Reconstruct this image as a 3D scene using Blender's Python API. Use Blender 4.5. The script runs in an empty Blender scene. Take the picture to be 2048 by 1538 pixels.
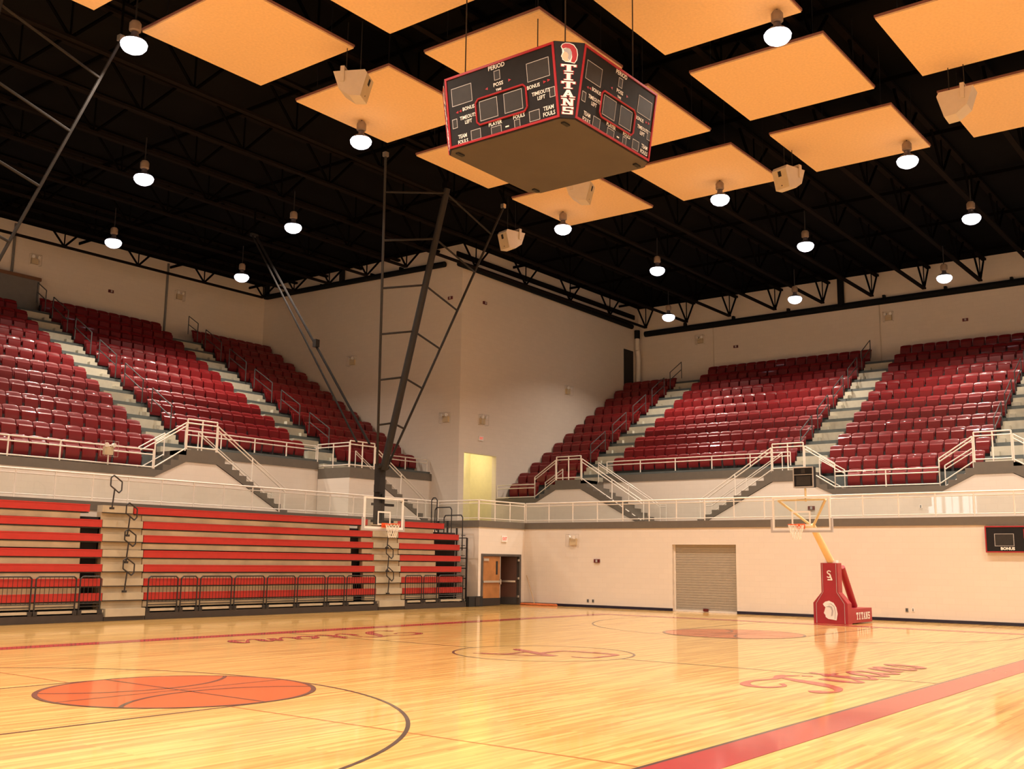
import bpy, bmesh, math, random
from mathutils import Matrix, Vector
random.seed(7)
S = bpy.context.scene
COL = S.collection

# ------------------------------------------------------------------ camera, world, exposure
cam_d = bpy.data.cameras.new('camera'); cam = bpy.data.objects.new('camera', cam_d); COL.objects.link(cam)
YAW, PITCH, ROLL = math.radians(37.65), math.radians(9.488), math.radians(0.76)
fw = Vector((math.cos(YAW)*math.cos(PITCH), math.sin(YAW)*math.cos(PITCH), math.sin(PITCH)))
rt = Vector((math.sin(YAW), -math.cos(YAW), 0)); up = rt.cross(fw)
r2 = rt*math.cos(ROLL) + up*math.sin(ROLL); u2 = up*math.cos(ROLL) - rt*math.sin(ROLL)
CAMP = Vector((-17.654, -12.735, 1.803))
cam.matrix_world = Matrix(((r2.x, u2.x, -fw.x, CAMP.x), (r2.y, u2.y, -fw.y, CAMP.y), (r2.z, u2.z, -fw.z, CAMP.z), (0, 0, 0, 1)))
FPX = 2115.0
cam_d.sensor_width = 36.0; cam_d.lens = FPX/2048*36.0; cam_d.clip_end = 300; cam_d.clip_start = 0.1
S.camera = cam
W = bpy.data.worlds.new('world'); S.world = W; W.use_nodes = True
W.node_tree.nodes['Background'].inputs[0].default_value = (0.02, 0.02, 0.022, 1)
S.view_settings.view_transform = 'Standard'; S.view_settings.look = 'None'
S.view_settings.gamma = 1.0; S.view_settings.use_curve_mapping = False
S.view_settings.exposure = 0.0
S.cycles.transparent_max_bounces = 24
LAMP_W = 440.0
LAMP_C = (1.0, 0.84, 0.69)

def project(p):
    d = Vector(p) - CAMP
    z = d.dot(fw)
    if z < 0.2: return None
    return (1024 + FPX*d.dot(r2)/z, 769 - FPX*d.dot(u2)/z, z)

# ------------------------------------------------------------------ helpers
class MB:
    def __init__(s): s.v = []; s.f = []
    def add(s, vs, fs):
        n = len(s.v); s.v += [tuple(v) for v in vs]; s.f += [tuple(i+n for i in f) for f in fs]; return s
    def box(s, x0, x1, y0, y1, z0, z1, M=None):
        x0, x1 = min(x0, x1), max(x0, x1); y0, y1 = min(y0, y1), max(y0, y1); z0, z1 = min(z0, z1), max(z0, z1)
        vs = [Vector((x, y, z)) for z in (z0, z1) for y in (y0, y1) for x in (x0, x1)]
        if M is not None: vs = [M @ v for v in vs]
        return s.add(vs, [(0, 2, 3, 1), (4, 5, 7, 6), (0, 1, 5, 4), (2, 6, 7, 3), (0, 4, 6, 2), (1, 3, 7, 5)])
    def tube(s, p, q, r, n=8, r2=None):
        p = Vector(p); q = Vector(q); r2 = r if r2 is None else r2
        d = (q-p).normalized(); a = d.orthogonal().normalized(); b = d.cross(a)
        vs = []
        for c, rr in ((p, r), (q, r2)):
            for i in range(n):
                t = 2*math.pi*i/n; vs.append(c + (a*math.cos(t)+b*math.sin(t))*rr)
        fs = [(i, (i+1) % n, n+(i+1) % n, n+i) for i in range(n)] + [tuple(range(n-1, -1, -1)), tuple(range(n, 2*n))]
        return s.add(vs, fs)
    def path(s, pts, r, n=8, closed=False):
        pts = [Vector(p) for p in pts]; L = len(pts)
        for i in range(L if closed else L-1): s.tube(pts[i], pts[(i+1) % L], r, n)
        return s
    def prism(s, a, b):            # two matching outlines
        n = len(a)
        fs = [tuple(range(n-1, -1, -1)), tuple(range(n, 2*n))] + [(i, (i+1) % n, n+(i+1) % n, n+i) for i in range(n)]
        return s.add(list(a)+list(b), fs)
    def poly(s, pts): return s.add(pts, [tuple(range(len(pts)))])
    def lathe(s, prof, c, n=16, a0=0.0):      # prof: (radius, z)
        vs = []; fs = []
        for r, z in prof:
            for i in range(n):
                t = a0+2*math.pi*i/n; vs.append((c[0]+r*math.cos(t), c[1]+r*math.sin(t), c[2]+z))
        for j in range(len(prof)-1):
            for i in range(n): fs.append((j*n+i, j*n+(i+1) % n, (j+1)*n+(i+1) % n, (j+1)*n+i))
        fs.append(tuple(range(n-1, -1, -1))); m = (len(prof)-1)*n; fs.append(tuple(range(m, m+n)))
        return s.add(vs, fs)
    def mesh(s, name, mat, smooth=False, fix=True):
        me = bpy.data.meshes.new(name); me.from_pydata(s.v, [], s.f)
        if fix:
            bm = bmesh.new(); bm.from_mesh(me); bmesh.ops.recalc_face_normals(bm, faces=bm.faces); bm.to_mesh(me); bm.free()
        if mat: me.materials.append(mat)
        if smooth:
            for p in me.polygons: p.use_smooth = True
            try: me.set_sharp_from_angle(angle=math.radians(42))
            except Exception: pass
        return me
    def build(s, name, mat, parent=None, smooth=False, fix=True):
        o = bpy.data.objects.new(name, s.mesh(name, mat, smooth, fix)); COL.objects.link(o)
        if parent: o.parent = parent; o.matrix_parent_inverse = parent.matrix_world.inverted()
        return o

def tag(o, label, cat, group=None, kind=None):
    if label: o['label'] = label
    if cat: o['category'] = cat
    if group: o['group'] = group
    if kind: o['kind'] = kind
    return o
def thing(name, label, cat, loc=(0, 0, 0), group=None):
    o = bpy.data.objects.new(name, None); COL.objects.link(o); o.empty_display_size = 0.2
    o.matrix_world = Matrix.Translation(loc); o.location = loc
    return tag(o, label, cat, group)
def struct(name, mb, mat, label=None, smooth=False):
    o = mb.build(name, mat, None, smooth); o['kind'] = 'structure'
    if label: o['label'] = label
    return o
ORD = 'zeroth first second third fourth fifth sixth seventh eighth ninth tenth eleventh twelfth thirteenth fourteenth fifteenth sixteenth seventeenth eighteenth nineteenth twentieth'.split()

# ------------------------------------------------------------------ materials
def mat(name, col, rough=0.5, metal=0.0, var=0.0, scale=6.0, coat=0.0, emit=None, bump=0.0, spec=0.5):
    m = bpy.data.materials.new(name); m.use_nodes = True; nt = m.node_tree; b = nt.nodes['Principled BSDF']
    b.inputs['Roughness'].default_value = rough; b.inputs['Metallic'].default_value = metal
    b.inputs['Coat Weight'].default_value = coat; b.inputs['Coat Roughness'].default_value = 0.08
    b.inputs['Specular IOR Level'].default_value = spec
    b.inputs['Base Color'].default_value = (*col, 1)
    tc = nt.nodes.new('ShaderNodeTexCoord'); nz = nt.nodes.new('ShaderNodeTexNoise'); nz.inputs['Scale'].default_value = scale
    nz.inputs['Detail'].default_value = 5
    nt.links.new(tc.outputs['Object'], nz.inputs['Vector'])
    if var > 0:
        rp = nt.nodes.new('ShaderNodeValToRGB')
        rp.color_ramp.elements[0].position = 0.3; rp.color_ramp.elements[1].position = 0.7
        rp.color_ramp.elements[0].color = (*[max(0, c*(1-var)) for c in col], 1)
        rp.color_ramp.elements[1].color = (*[min(1, c*(1+var)) for c in col], 1)
        nt.links.new(nz.outputs['Fac'], rp.inputs['Fac']); nt.links.new(rp.outputs['Color'], b.inputs['Base Color'])
    if bump > 0:
        bp = nt.nodes.new('ShaderNodeBump'); bp.inputs['Strength'].default_value = bump; bp.inputs['Distance'].default_value = 0.01
        nt.links.new(nz.outputs['Fac'], bp.inputs['Height']); nt.links.new(bp.outputs['Normal'], b.inputs['Normal'])
    if emit: b.inputs['Emission Color'].default_value = (*emit[0], 1); b.inputs['Emission Strength'].default_value = emit[1]
    return m
def wallmat(name, col, axis, dark=0.93):
    m = mat(name, col, 0.55); nt = m.node_tree; b = nt.nodes['Principled BSDF']
    g = nt.nodes.new('ShaderNodeNewGeometry'); sp = nt.nodes.new('ShaderNodeSeparateXYZ'); cb = nt.nodes.new('ShaderNodeCombineXYZ')
    nt.links.new(g.outputs['Position'], sp.inputs[0])
    nt.links.new(sp.outputs['Y' if axis == 'x' else 'X'], cb.inputs[0]); nt.links.new(sp.outputs['Z'], cb.inputs[1])
    br = nt.nodes.new('ShaderNodeTexBrick'); br.inputs['Scale'].default_value = 1.0
    br.inputs['Brick Width'].default_value = 0.4; br.inputs['Row Height'].default_value = 0.2; br.inputs['Mortar Size'].default_value = 0.007
    br.inputs['Mortar Smooth'].default_value = 0.3
    br.inputs['Color1'].default_value = (*col, 1); br.inputs['Color2'].default_value = (*[c*0.97 for c in col], 1)
    br.inputs['Mortar'].default_value = (*[c*dark for c in col], 1)
    nt.links.new(cb.outputs[0], br.inputs['Vector']); nt.links.new(br.outputs['Color'], b.inputs['Base Color'])
    return m
def floormat():
    m = mat('maple_floor', (0.6, 0.36, 0.11), 0.32, coat=0.0); nt = m.node_tree; b = nt.nodes['Principled BSDF']
    g = nt.nodes.new('ShaderNodeNewGeometry')
    br = nt.nodes.new('ShaderNodeTexBrick'); br.inputs['Scale'].default_value = 1.0
    br.inputs['Brick Width'].default_value = 1.3; br.inputs['Row Height'].default_value = 0.057; br.inputs['Mortar Size'].default_value = 0.0012
    br.offset = 0.37; br.offset_frequency = 3; br.squash = 1.0
    br.inputs['Bias'].default_value = -0.25
    br.inputs['Color1'].default_value = (0.66, 0.415, 0.118, 1); br.inputs['Color2'].default_value = (0.47, 0.245, 0.05, 1)
    br.inputs['Mortar'].default_value = (0.36, 0.19, 0.05, 1)
    nt.links.new(g.outputs['Position'], br.inputs['Vector'])
    mp = nt.nodes.new('ShaderNodeMapping'); mp.inputs['Scale'].default_value = (0.45, 9.0, 1); nt.links.new(g.outputs['Position'], mp.inputs['Vector'])
    nz = nt.nodes.new('ShaderNodeTexNoise'); nz.inputs['Scale'].default_value = 1.0; nz.inputs['Detail'].default_value = 6
    nt.links.new(mp.outputs[0], nz.inputs['Vector'])
    rp = nt.nodes.new('ShaderNodeValToRGB'); rp.color_ramp.elements[0].position = 0.36; rp.color_ramp.elements[1].position = 0.6
    rp.color_ramp.elements[0].color = (0.76, 0.68, 0.54, 1); rp.color_ramp.elements[1].color = (1.05, 1.05, 1.05, 1)
    nt.links.new(nz.outputs['Fac'], rp.inputs['Fac'])
    mx = nt.nodes.new('ShaderNodeMix'); mx.data_type = 'RGBA'; mx.blend_type = 'MULTIPLY'; mx.inputs['Factor'].default_value = 1.0
    nt.links.new(br.outputs['Color'], mx.inputs[6]); nt.links.new(rp.outputs['Color'], mx.inputs[7])
    nt.links.new(mx.outputs[2], b.inputs['Base Color'])
    b.inputs['Roughness'].default_value = 0.45
    b.inputs['Coat Weight'].default_value = 0.8; b.inputs['Coat Roughness'].default_value = 0.075; b.inputs['Coat IOR'].default_value = 1.4
    nz2 = nt.nodes.new('ShaderNodeTexNoise'); nz2.inputs['Scale'].default_value = 2.5; nt.links.new(g.outputs['Position'], nz2.inputs['Vector'])
    bp = nt.nodes.new('ShaderNodeBump'); bp.inputs['Strength'].default_value = 0.02; bp.inputs['Distance'].default_value = 0.01
    nt.links.new(nz2.outputs['Fac'], bp.inputs['Height']); nt.links.new(bp.outputs['Normal'], b.inputs['Coat Normal'])
    return m
def paintmat(name, col):
    m = mat(name, col, 0.45, var=0.06, scale=2.0); b = m.node_tree.nodes['Principled BSDF']
    b.inputs['Coat Weight'].default_value = 0.8; b.inputs['Coat Roughness'].default_value = 0.075; b.inputs['Coat IOR'].default_value = 1.4
    return m
def glassmat(name, tint=(0.93, 0.96, 0.94)):
    m = bpy.data.materials.new(name); m.use_nodes = True; nt = m.node_tree; nt.nodes.clear()
    out = nt.nodes.new('ShaderNodeOutputMaterial'); tr = nt.nodes.new('ShaderNodeBsdfTransparent'); gl = nt.nodes.new('ShaderNodeBsdfGlossy')
    tr.inputs[0].default_value = (*tint, 1); gl.inputs['Roughness'].default_value = 0.02
    fr = nt.nodes.new('ShaderNodeFresnel'); fr.inputs[0].default_value = 1.5; mx = nt.nodes.new('ShaderNodeMixShader')
    ge = nt.nodes.new('ShaderNodeNewGeometry'); iv = nt.nodes.new('ShaderNodeMath'); iv.operation = 'SUBTRACT'; iv.inputs[0].default_value = 1.0
    ml = nt.nodes.new('ShaderNodeMath'); ml.operation = 'MULTIPLY'; nt.links.new(ge.outputs['Backfacing'], iv.inputs[1])
    nt.links.new(fr.outputs[0], ml.inputs[0]); nt.links.new(iv.outputs[0], ml.inputs[1])
    nt.links.new(ml.outputs[0], mx.inputs[0]); nt.links.new(tr.outputs[0], mx.inputs[1]); nt.links.new(gl.outputs[0], mx.inputs[2])
    nt.links.new(mx.outputs[0], out.inputs[0]); return m
WC = (0.74, 0.66, 0.575)
M = dict(
    wx=wallmat('painted_block_x', WC, 'x'), wy=wallmat('painted_block_y', WC, 'y'),
    floor=floormat(), red_paint=paintmat('red_court_paint', (0.31, 0.016, 0.015)), black_paint=paintmat('dark_court_paint', (0.05, 0.022, 0.012)),
    orange_paint=paintmat('orange_ball_paint', (0.46, 0.082, 0.003)), thin_paint=paintmat('thin_orange_line', (0.45, 0.16, 0.03)),
    grey=mat('grey_trim_paint', (0.135, 0.115, 0.092), 0.5, var=0.05), conc=mat('grey_concrete', (0.085, 0.10, 0.10), 0.7, var=0.12, scale=4),
    beige=mat('beige_step', (0.50, 0.47, 0.37), 0.6, var=0.06), navy=mat('navy_baseboard', (0.012, 0.010, 0.028), 0.4, var=0.1),
    deck=mat('black_roof_deck', (0.0085, 0.008, 0.0085), 0.9, var=0.1, scale=1.0, spec=0.0), joist=mat('dark_steel_joist', (0.009, 0.0065, 0.0055), 0.8, var=0.15, spec=0.04),
    web=mat('black_joist_web', (0.0035, 0.003, 0.003), 0.9, var=0.1, spec=0.0), pipe=mat('black_pipe', (0.008, 0.009, 0.010), 0.7, var=0.1, spec=0.1),
    panel=mat('tan_acoustic_panel', (0.80, 0.55, 0.29), 0.9, var=0.05, scale=14, bump=0.1), panel_edge=mat('panel_edge', (0.25, 0.10, 0.07), 0.7, var=0.1),
    seat=mat('red_seat_plastic', (0.165, 0.007, 0.009), 0.45, var=0.04, coat=0.26, spec=0.3), seat_dark=mat('dark_seat_bracket', (0.03, 0.02, 0.022), 0.5, var=0.1),
    bench=mat('red_bench_plastic', (0.42, 0.022, 0.017), 0.4, var=0.05), ply=mat('tan_plywood', (0.38, 0.295, 0.185), 0.6, var=0.18, scale=1.5),
    plytop=mat('pale_step_board', (0.42, 0.36, 0.26), 0.55, var=0.1, scale=2), black=mat('black_metal', (0.016, 0.014, 0.015), 0.45, var=0.1),
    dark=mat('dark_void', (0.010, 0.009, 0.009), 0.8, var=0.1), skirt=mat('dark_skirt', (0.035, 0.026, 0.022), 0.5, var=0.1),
    cream=mat('cream_rail_paint', (0.76, 0.70, 0.62), 0.35, var=0.03), greyrail=mat('grey_rail', (0.06, 0.065, 0.068), 0.4, metal=0.2, var=0.08),
    glass=glassmat('rail_glass', (0.965, 0.975, 0.96)), board=glassmat('backboard_glass', (0.95, 0.96, 0.95)),
    steel=mat('dark_goal_steel', (0.020, 0.018, 0.017), 0.6, spec=0.2, var=0.1), brace=mat('dark_brace_pipe', (0.018, 0.016, 0.015), 0.8, var=0.1, spec=0.05), white=mat('white_paint', (0.82, 0.80, 0.76), 0.4, var=0.02),
    pad=mat('grey_board_pad', (0.42, 0.40, 0.40), 0.6, var=0.04), rim=mat('orange_rim', (0.75, 0.10, 0.02), 0.4, var=0.03), net=mat('white_net', (0.8, 0.77, 0.7), 0.8, var=0.03),
    crimson=mat('crimson_vinyl_pad', (0.32, 0.012, 0.025), 0.4, var=0.05), arm=mat('yellow_goal_arm', (0.80, 0.64, 0.36), 0.4, var=0.04),
    sb=mat('scoreboard_black', (0.012, 0.011, 0.012), 0.75, var=0.1, spec=0.25), sb_bottom=mat('scoreboard_bottom_brown', (0.062, 0.048, 0.038), 0.6, var=0.1, scale=1.5),
    sb_red=mat('scoreboard_red_trim', (0.33, 0.012, 0.02), 0.4, var=0.03), digit=mat('dark_digit_glass', (0.03, 0.027, 0.025), 0.6, var=0.1, spec=0.3),
    frame=mat('digit_frame_grey', (0.45, 0.43, 0.42), 0.5, var=0.03), skin=mat('emblem_skin', (0.80, 0.42, 0.28), 0.5, var=0.03), silver=mat('emblem_grey', (0.32, 0.31, 0.31), 0.5, var=0.05),
    lens=mat('lamp_lens', (0.9, 0.9, 1.0), 0.3, emit=((0.92, 0.90, 1.0), 5.0)), ballast=mat('lamp_ballast_tan', (0.26, 0.19, 0.14), 0.5, metal=0.0, var=0.1),
    lamp_shade=mat('lamp_shade', (0.12, 0.11, 0.14), 0.4, metal=0.4, var=0.03),
    spk=mat('speaker_beige', (0.62, 0.54, 0.44), 0.55, var=0.03), wood=mat('door_wood', (0.36, 0.15, 0.045), 0.4, var=0.18, scale=3), wood_dark=mat('dark_door_wood', (0.07, 0.022, 0.012), 0.45, var=0.15, scale=3),
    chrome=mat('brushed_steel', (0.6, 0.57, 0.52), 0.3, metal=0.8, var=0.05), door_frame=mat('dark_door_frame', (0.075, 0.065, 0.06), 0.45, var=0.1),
    roll=mat('rollup_steel', (0.38, 0.33, 0.26), 0.5, metal=0.1, var=0.05), emer=mat('beige_emergency_light', (0.58, 0.47, 0.30), 0.5, var=0.05),
    sred=mat('dark_red_strobe', (0.12, 0.012, 0.012), 0.4, var=0.05), exitred=mat('exit_letters', (0.6, 0.05, 0.04), 0.4, emit=((1, 0.12, 0.08), 0.6)),
    mop=mat('orange_mop_head', (0.60, 0.15, 0.04), 0.9, var=0.15, scale=20), stick=mat('mop_handle_wood', (0.55, 0.36, 0.18), 0.5, var=0.1),
    day=mat('daylight_pane', (0.8, 0.85, 0.9), 0.4, emit=((0.95, 0.98, 1.0), 9.0)), ywall=mat('yellow_niche_paint', (0.80, 0.73, 0.47), 0.6, var=0.03), greybox=mat('grey_booth_panel', (0.16, 0.155, 0.15), 0.6, var=0.06),
    brown=mat('brown_trim', (0.16, 0.075, 0.035), 0.5, var=0.1),
)

def textmesh(txt, size, bold=0.0):
    cu = bpy.data.curves.new('t', 'FONT'); cu.body = txt; cu.size = size; cu.align_x = 'CENTER'; cu.align_y = 'CENTER'; cu.offset = bold; cu.resolution_u = 2
    cu.space_line = 1.0
    o = bpy.data.objects.new('t', cu); COL.objects.link(o); dg = bpy.context.evaluated_depsgraph_get()
    me = bpy.data.meshes.new_from_object(o.evaluated_get(dg)); bpy.data.objects.remove(o); bpy.data.curves.remove(cu)
    return me
TCACHE = {}
def text(name, txt, size, m, parent, Mx, width=None, bold=0.0):
    key = (txt, size, width, bold, m.name)
    if key not in TCACHE:
        me = textmesh(txt, size, bold)
        if width:
            xs = [v.co.x for v in me.vertices]; k = width/(max(xs)-min(xs))
            for v in me.vertices: v.co.x *= k
        me.materials.clear(); me.materials.append(m); TCACHE[key] = me
    o = bpy.data.objects.new(name, TCACHE[key]); COL.objects.link(o)
    if parent: o.parent = parent; o.matrix_parent_inverse = parent.matrix_world.inverted()
    o.matrix_world = Mx
    return o
SLAB = {'T': [[(0, 5.9), (5, 5.9), (5, 7), (0, 7)], [(0, 4.8), (.9, 4.8), (.9, 6), (0, 6)], [(4.1, 4.8), (5, 4.8), (5, 6), (4.1, 6)], [(1.8, 0), (3.2, 0), (3.2, 6), (1.8, 6)], [(1, 0), (4, 0), (4, 1), (1, 1)]],
        'I': [[(1.8, 0), (3.2, 0), (3.2, 7), (1.8, 7)], [(.9, 0), (4.1, 0), (4.1, 1), (.9, 1)], [(.9, 6), (4.1, 6), (4.1, 7), (.9, 7)]],
        'A': [[(.5, .5), (1.7, .5), (3, 7), (1.9, 7)], [(3.3, .5), (4.5, .5), (3.1, 7), (2, 7)], [(1.2, 1.9), (3.8, 1.9), (3.8, 2.9), (1.2, 2.9)], [(-.1, 0), (2, 0), (2, .9), (-.1, .9)], [(3, 0), (5.1, 0), (5.1, .9), (3, .9)]],
        'N': [[(.6, 0), (1.6, 0), (1.6, 7), (.6, 7)], [(3.5, 0), (4.5, 0), (4.5, 7), (3.5, 7)], [(.6, 7), (1.9, 7), (4.5, 0), (3.2, 0)], [(-.1, 0), (2.2, 0), (2.2, .9), (-.1, .9)], [(-.1, 6.1), (1.6, 6.1), (1.6, 7), (-.1, 7)], [(2.9, 6.1), (5.1, 6.1), (5.1, 7), (2.9, 7)]],
        'S': [[(.4, 0), (4.6, 0), (4.6, 1.2), (.4, 1.2)], [(.4, 2.9), (4.6, 2.9), (4.6, 4.1), (.4, 4.1)], [(.4, 5.8), (4.6, 5.8), (4.6, 7), (.4, 7)], [(.4, 3.4), (1.6, 3.4), (1.6, 6.5), (.4, 6.5)], [(3.4, .5), (4.6, .5), (4.6, 3.5), (3.4, 3.5)], [(.2, 0), (1, 0), (1, 2), (.2, 2)], [(4, 5), (4.8, 5), (4.8, 7), (4, 7)]]}
def slab(mb, ch, Mx, w, h, grow=0.0, lift=0.0):
    for i, q in enumerate(SLAB[ch]):
        cx = sum(p[0] for p in q)/4; cy = sum(p[1] for p in q)/4
        pts = []
        for x, y in q:
            x += math.copysign(grow, x-cx); y += math.copysign(grow, y-cy)
            pts.append(Mx @ Vector(((x/5-.5)*w, (y/7-.5)*h, lift+i*0.0006)))
        mb.poly(pts)
CREST = [(1111, 168), (1122, 150), (1145, 140), (1180, 139), (1215, 152), (1242, 186), (1250, 230), (1243, 272), (1226, 300), (1196, 294), (1206, 252), (1201, 208), (1180, 181), (1150, 176), (1125, 186)]
HELM = [(1128, 192), (1158, 178), (1190, 186), (1203, 215), (1199, 252), (1188, 282), (1168, 266), (1174, 236), (1160, 216), (1138, 210)]
FACE = [(1138, 209), (1160, 214), (1174, 236), (1168, 266), (1182, 286), (1150, 291), (1128, 276), (1126, 262), (1117, 252), (1127, 226)]
OUTL = [(1106, 168), (1118, 146), (1145, 134), (1182, 133), (1220, 146), (1248, 184), (1256, 230), (1249, 276), (1228, 307), (1192, 300), (1150, 297), (1122, 280), (1120, 264), (1110, 252), (1121, 222), (1118, 192)]
PROFILE = [(1012, 1362), (1030, 1345), (1060, 1337), (1095, 1352), (1115, 1385), (1123, 1430), (1113, 1478), (1085, 1474), (1050, 1470), (1031, 1457), (1028, 1441), (1017, 1428), (1025, 1405), (1031, 1385), (1020, 1376)]
def logo(mb, pts, Mx, cx, cy, k, lift):
    mb.poly([Mx @ Vector(((x-cx)*k, -(y-cy)*k, lift)) for x, y in pts])

# ------------------------------------------------------------------ dimensions
XW = 19.0            # far end wall, court level
YD = 14.75           # door wall
XR = 15.9            # return wall beside the bleachers
YL = 17.0            # left concourse edge
CZ = 3.43            # concourse floor
XC, YC = 19.1, 18.65 # corner block faces
XF, YF = 21.89, 18.42
T, H, Z0 = 0.98, 0.587, 4.68
XB, YB = 35.2, 33.0
ZC = 16.6
XN, YN = -25.0, -17.0

# ------------------------------------------------------------------ shell
fl = struct('floor', MB().box(XN, XW+0.3, YN, YL+.2, -0.2, 0), M['floor'], 'glossy maple basketball court floor')
struct('ceiling', MB().box(XN-.3, XB+.3, YN-.3, YB+.3, ZC, ZC+0.3), M['deck'])
ceil = bpy.data.objects['ceiling']
RD = (4.92, 7.60, 2.52)
w = MB(); x1 = XW+0.3
w.box(XW, x1, YN, RD[0], 0, 3.16); w.box(XW, x1, RD[1], YD+.2, 0, 3.16); w.box(XW, x1, RD[0], RD[1], RD[2], 3.16)
struct('wall_end', w, M['wx'])
DX0, DX1, DZ = 16.13, 18.68, 2.04
w = MB(); w.box(XR, DX0, YD, YD+.2, 0, 3.16); w.box(DX1, XW, YD, YD+.2, 0, 3.16); w.box(DX0, DX1, YD, YD+.2, DZ, 3.16)
struct('wall_door', w, M['wy'])
struct('wall_return', MB().box(XR, XR+.2, YD+.2, YL, 0, 3.16), M['wx'])
struct('wall_bleacher', MB().box(XN, XR+.2, YL, YL+.2, 0, 3.16), M['wy'])
w = MB(); w.box(XW-.04, XF+2, YN, YD-.04, 3.16, CZ); w.box(XR-.04, XF+2, YD-.04, YF+2, 3.16, CZ); w.box(XN, XR-.04, YL-.04, YF+2, 3.16, CZ)
struct('trim_1', w, M['grey'], 'grey concourse slab edge above the court walls')
w = MB(); w.box(XW-.02, XW, YN, RD[0], 0.002, .10); w.box(XW-.02, XW, RD[1], YD, 0.002, .10); w.box(XR, DX0-.06, YD-.02, YD, 0.002, .10); w.box(DX1+.06, XW-.02, YD-.02, YD, 0.002, .10)
struct('baseboard_end', w, M['navy'])
# corner block with niche
NX0, NX1, NZ = 19.48, XF-.02, 6.74
w = MB(); w.box(XC, NX0, YC, YC+.25, CZ, ZC); w.box(NX0, NX1, YC, YC+.25, NZ, ZC); w.box(NX1, XB, YC, YC+.25, CZ, ZC)
struct('wall_corner_right', w, M['wy'])
struct('wall_corner_left', MB().box(XC, XC+.25, YC+.25, YB, CZ, ZC), M['wx'])
w = MB(); w.box(NX0-.3, NX1+.3, YC+1.6, YC+1.8, CZ, NZ+.8); w.box(NX0-.3, NX0, YC+.25, YC+1.6, CZ, NZ+.8); w.box(NX1, NX1+.3, YC+.25, YC+1.6, CZ, NZ+.8); w.box(NX0, NX1, YC+.25, YC+1.6, NZ+.6, NZ+.8)
struct('wall_niche', w, M['ywall'])
struct('wall_upper_end', MB().box(XB, XB+.3, YN, YC+.25, CZ, ZC), M['wx'])
struct('wall_upper_left', MB().box(XN, XC+.25, YB, YB+.3, CZ, ZC), M['wy'])
struct('wall_near', MB().box(XN, XB, YN-.3, YN, 0, ZC), M['wy'])
struct('wall_back', MB().box(XN-.3, XN, YN, YB, 0, ZC), M['wx'])
for i, y in enumerate((7.3, 8.5, 9.7)):
    o = struct('window_%d' % (i+1), MB().box(XN, XN+.03, y, y+.95, 5.55, 6.95), M['day'])
    f = MB(); f.box(XN+.03, XN+.07, y-.06, y+1.01, 5.48, 5.55); f.box(XN+.03, XN+.07, y-.06, y+1.01, 6.95, 7.02); f.box(XN+.03, XN+.07, y-.06, y, 5.55, 6.95); f.box(XN+.03, XN+.07, y+.95, y+1.01, 5.55, 6.95); f.box(XN+.03, XN+.07, y+.45, y+.5, 5.55, 6.95)
    f.build('window_frame', M['white'], o)

# doors
d1 = struct('door_1', MB().box(DX0-.06, DX0+.06, YD-.03, YD+.15, 0.002, DZ+.05).box(DX1-.06, DX1+.06, YD-.03, YD+.15, 0.002, DZ+.05).box(DX0+.06, DX1-.06, YD-.03, YD+.15, DZ-.04, DZ+.05), M['door_frame'], 'dark double door frame with one leaf open')
xm = (DX0+DX1)/2
lf = MB().box(DX0+.07, xm-.02, YD+.03, YD+.08, .31, DZ-.05).build('door_leaf', M['wood'], d1)
MB().box(DX0+.07, xm-.02, YD+.022, YD+.08, .01, .31).build('kick_plate', M['black'], lf)
MB().box(DX0+.09, xm-.04, YD-.03, YD+.02, .93, 1.01).box(xm-.10, xm-.03, YD-.04, YD+.03, .86, 1.06).build('panic_bar', M['chrome'], lf)
MB().box(xm-.06, xm-.02, YD+.015, YD+.03, .31, DZ-.05).build('edge_strip', M['chrome'], lf)
MB().box(xm-.32, xm-.2, YD+.024, YD+.03, 1.25, 1.8).build('vision_panel', M['dark'], lf)
MB().box(DX0+.12, DX0+.45, YD-.01, YD+.03, 1.8, 1.9).build('door_closer', M['chrome'], lf)
a = math.radians(62); Mo = Matrix.Translation((DX1-.08, YD+.1, 0)) @ Matrix.Rotation(-a, 4, 'Z')
lf = MB().box(-1.15, 0, 0, .05, .31, DZ-.05, Mo).build('door_leaf', M['wood_dark'], d1); lf['label'] = 'dark open door leaf'
MB().box(-1.15, 0, -.008, .05, .01, .31, Mo).build('kick_plate', M['black'], lf)
MB().box(-1.1, -.05, -.05, -.01, .93, 1.0, Mo).build('panic_bar', M['chrome'], lf)
for z in (.3, 1.05, 1.8): MB().box(DX1-.16, DX1-.07, YD-.035, YD+.02, z, z+.09).build('door_hinge', M['chrome'], d1)
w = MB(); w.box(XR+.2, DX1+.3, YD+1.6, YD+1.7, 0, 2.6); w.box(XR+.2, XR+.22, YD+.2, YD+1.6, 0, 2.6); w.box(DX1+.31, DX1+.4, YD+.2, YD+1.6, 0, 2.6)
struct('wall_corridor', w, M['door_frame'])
d2 = MB()
for k in range(26):
    z = .05+k*.095; d2.box(XW+.17, XW+.20, RD[0], RD[1], z, z+.088)
d2.box(XW+.2, XW+.22, RD[0], RD[1], .05, RD[2])
d2 = struct('door_2', d2, M['roll'], 'grey steel roll-up door in the end wall')
MB().box(XW+.12, XW+.2, RD[0], RD[1], .0, .06).build('bottom_bar', M['cream'], d2)
MB().box(XW+.09, XW+.13, 6.15, 6.36, .03, .13).build('door_latch', M['sred'], d2)
MB().box(XW+.13, XW+.17, RD[0], RD[0]+.06, 0, RD[2]).box(XW+.13, XW+.17, RD[1]-.06, RD[1], 0, RD[2]).build('guide_rail', M['cream'], d2)
struct('door_3', MB().box(33.5, 34.5, YC-.04, YC, 11.7, 13.95), M['dark'], 'black doorway high beside the top seats')

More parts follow.
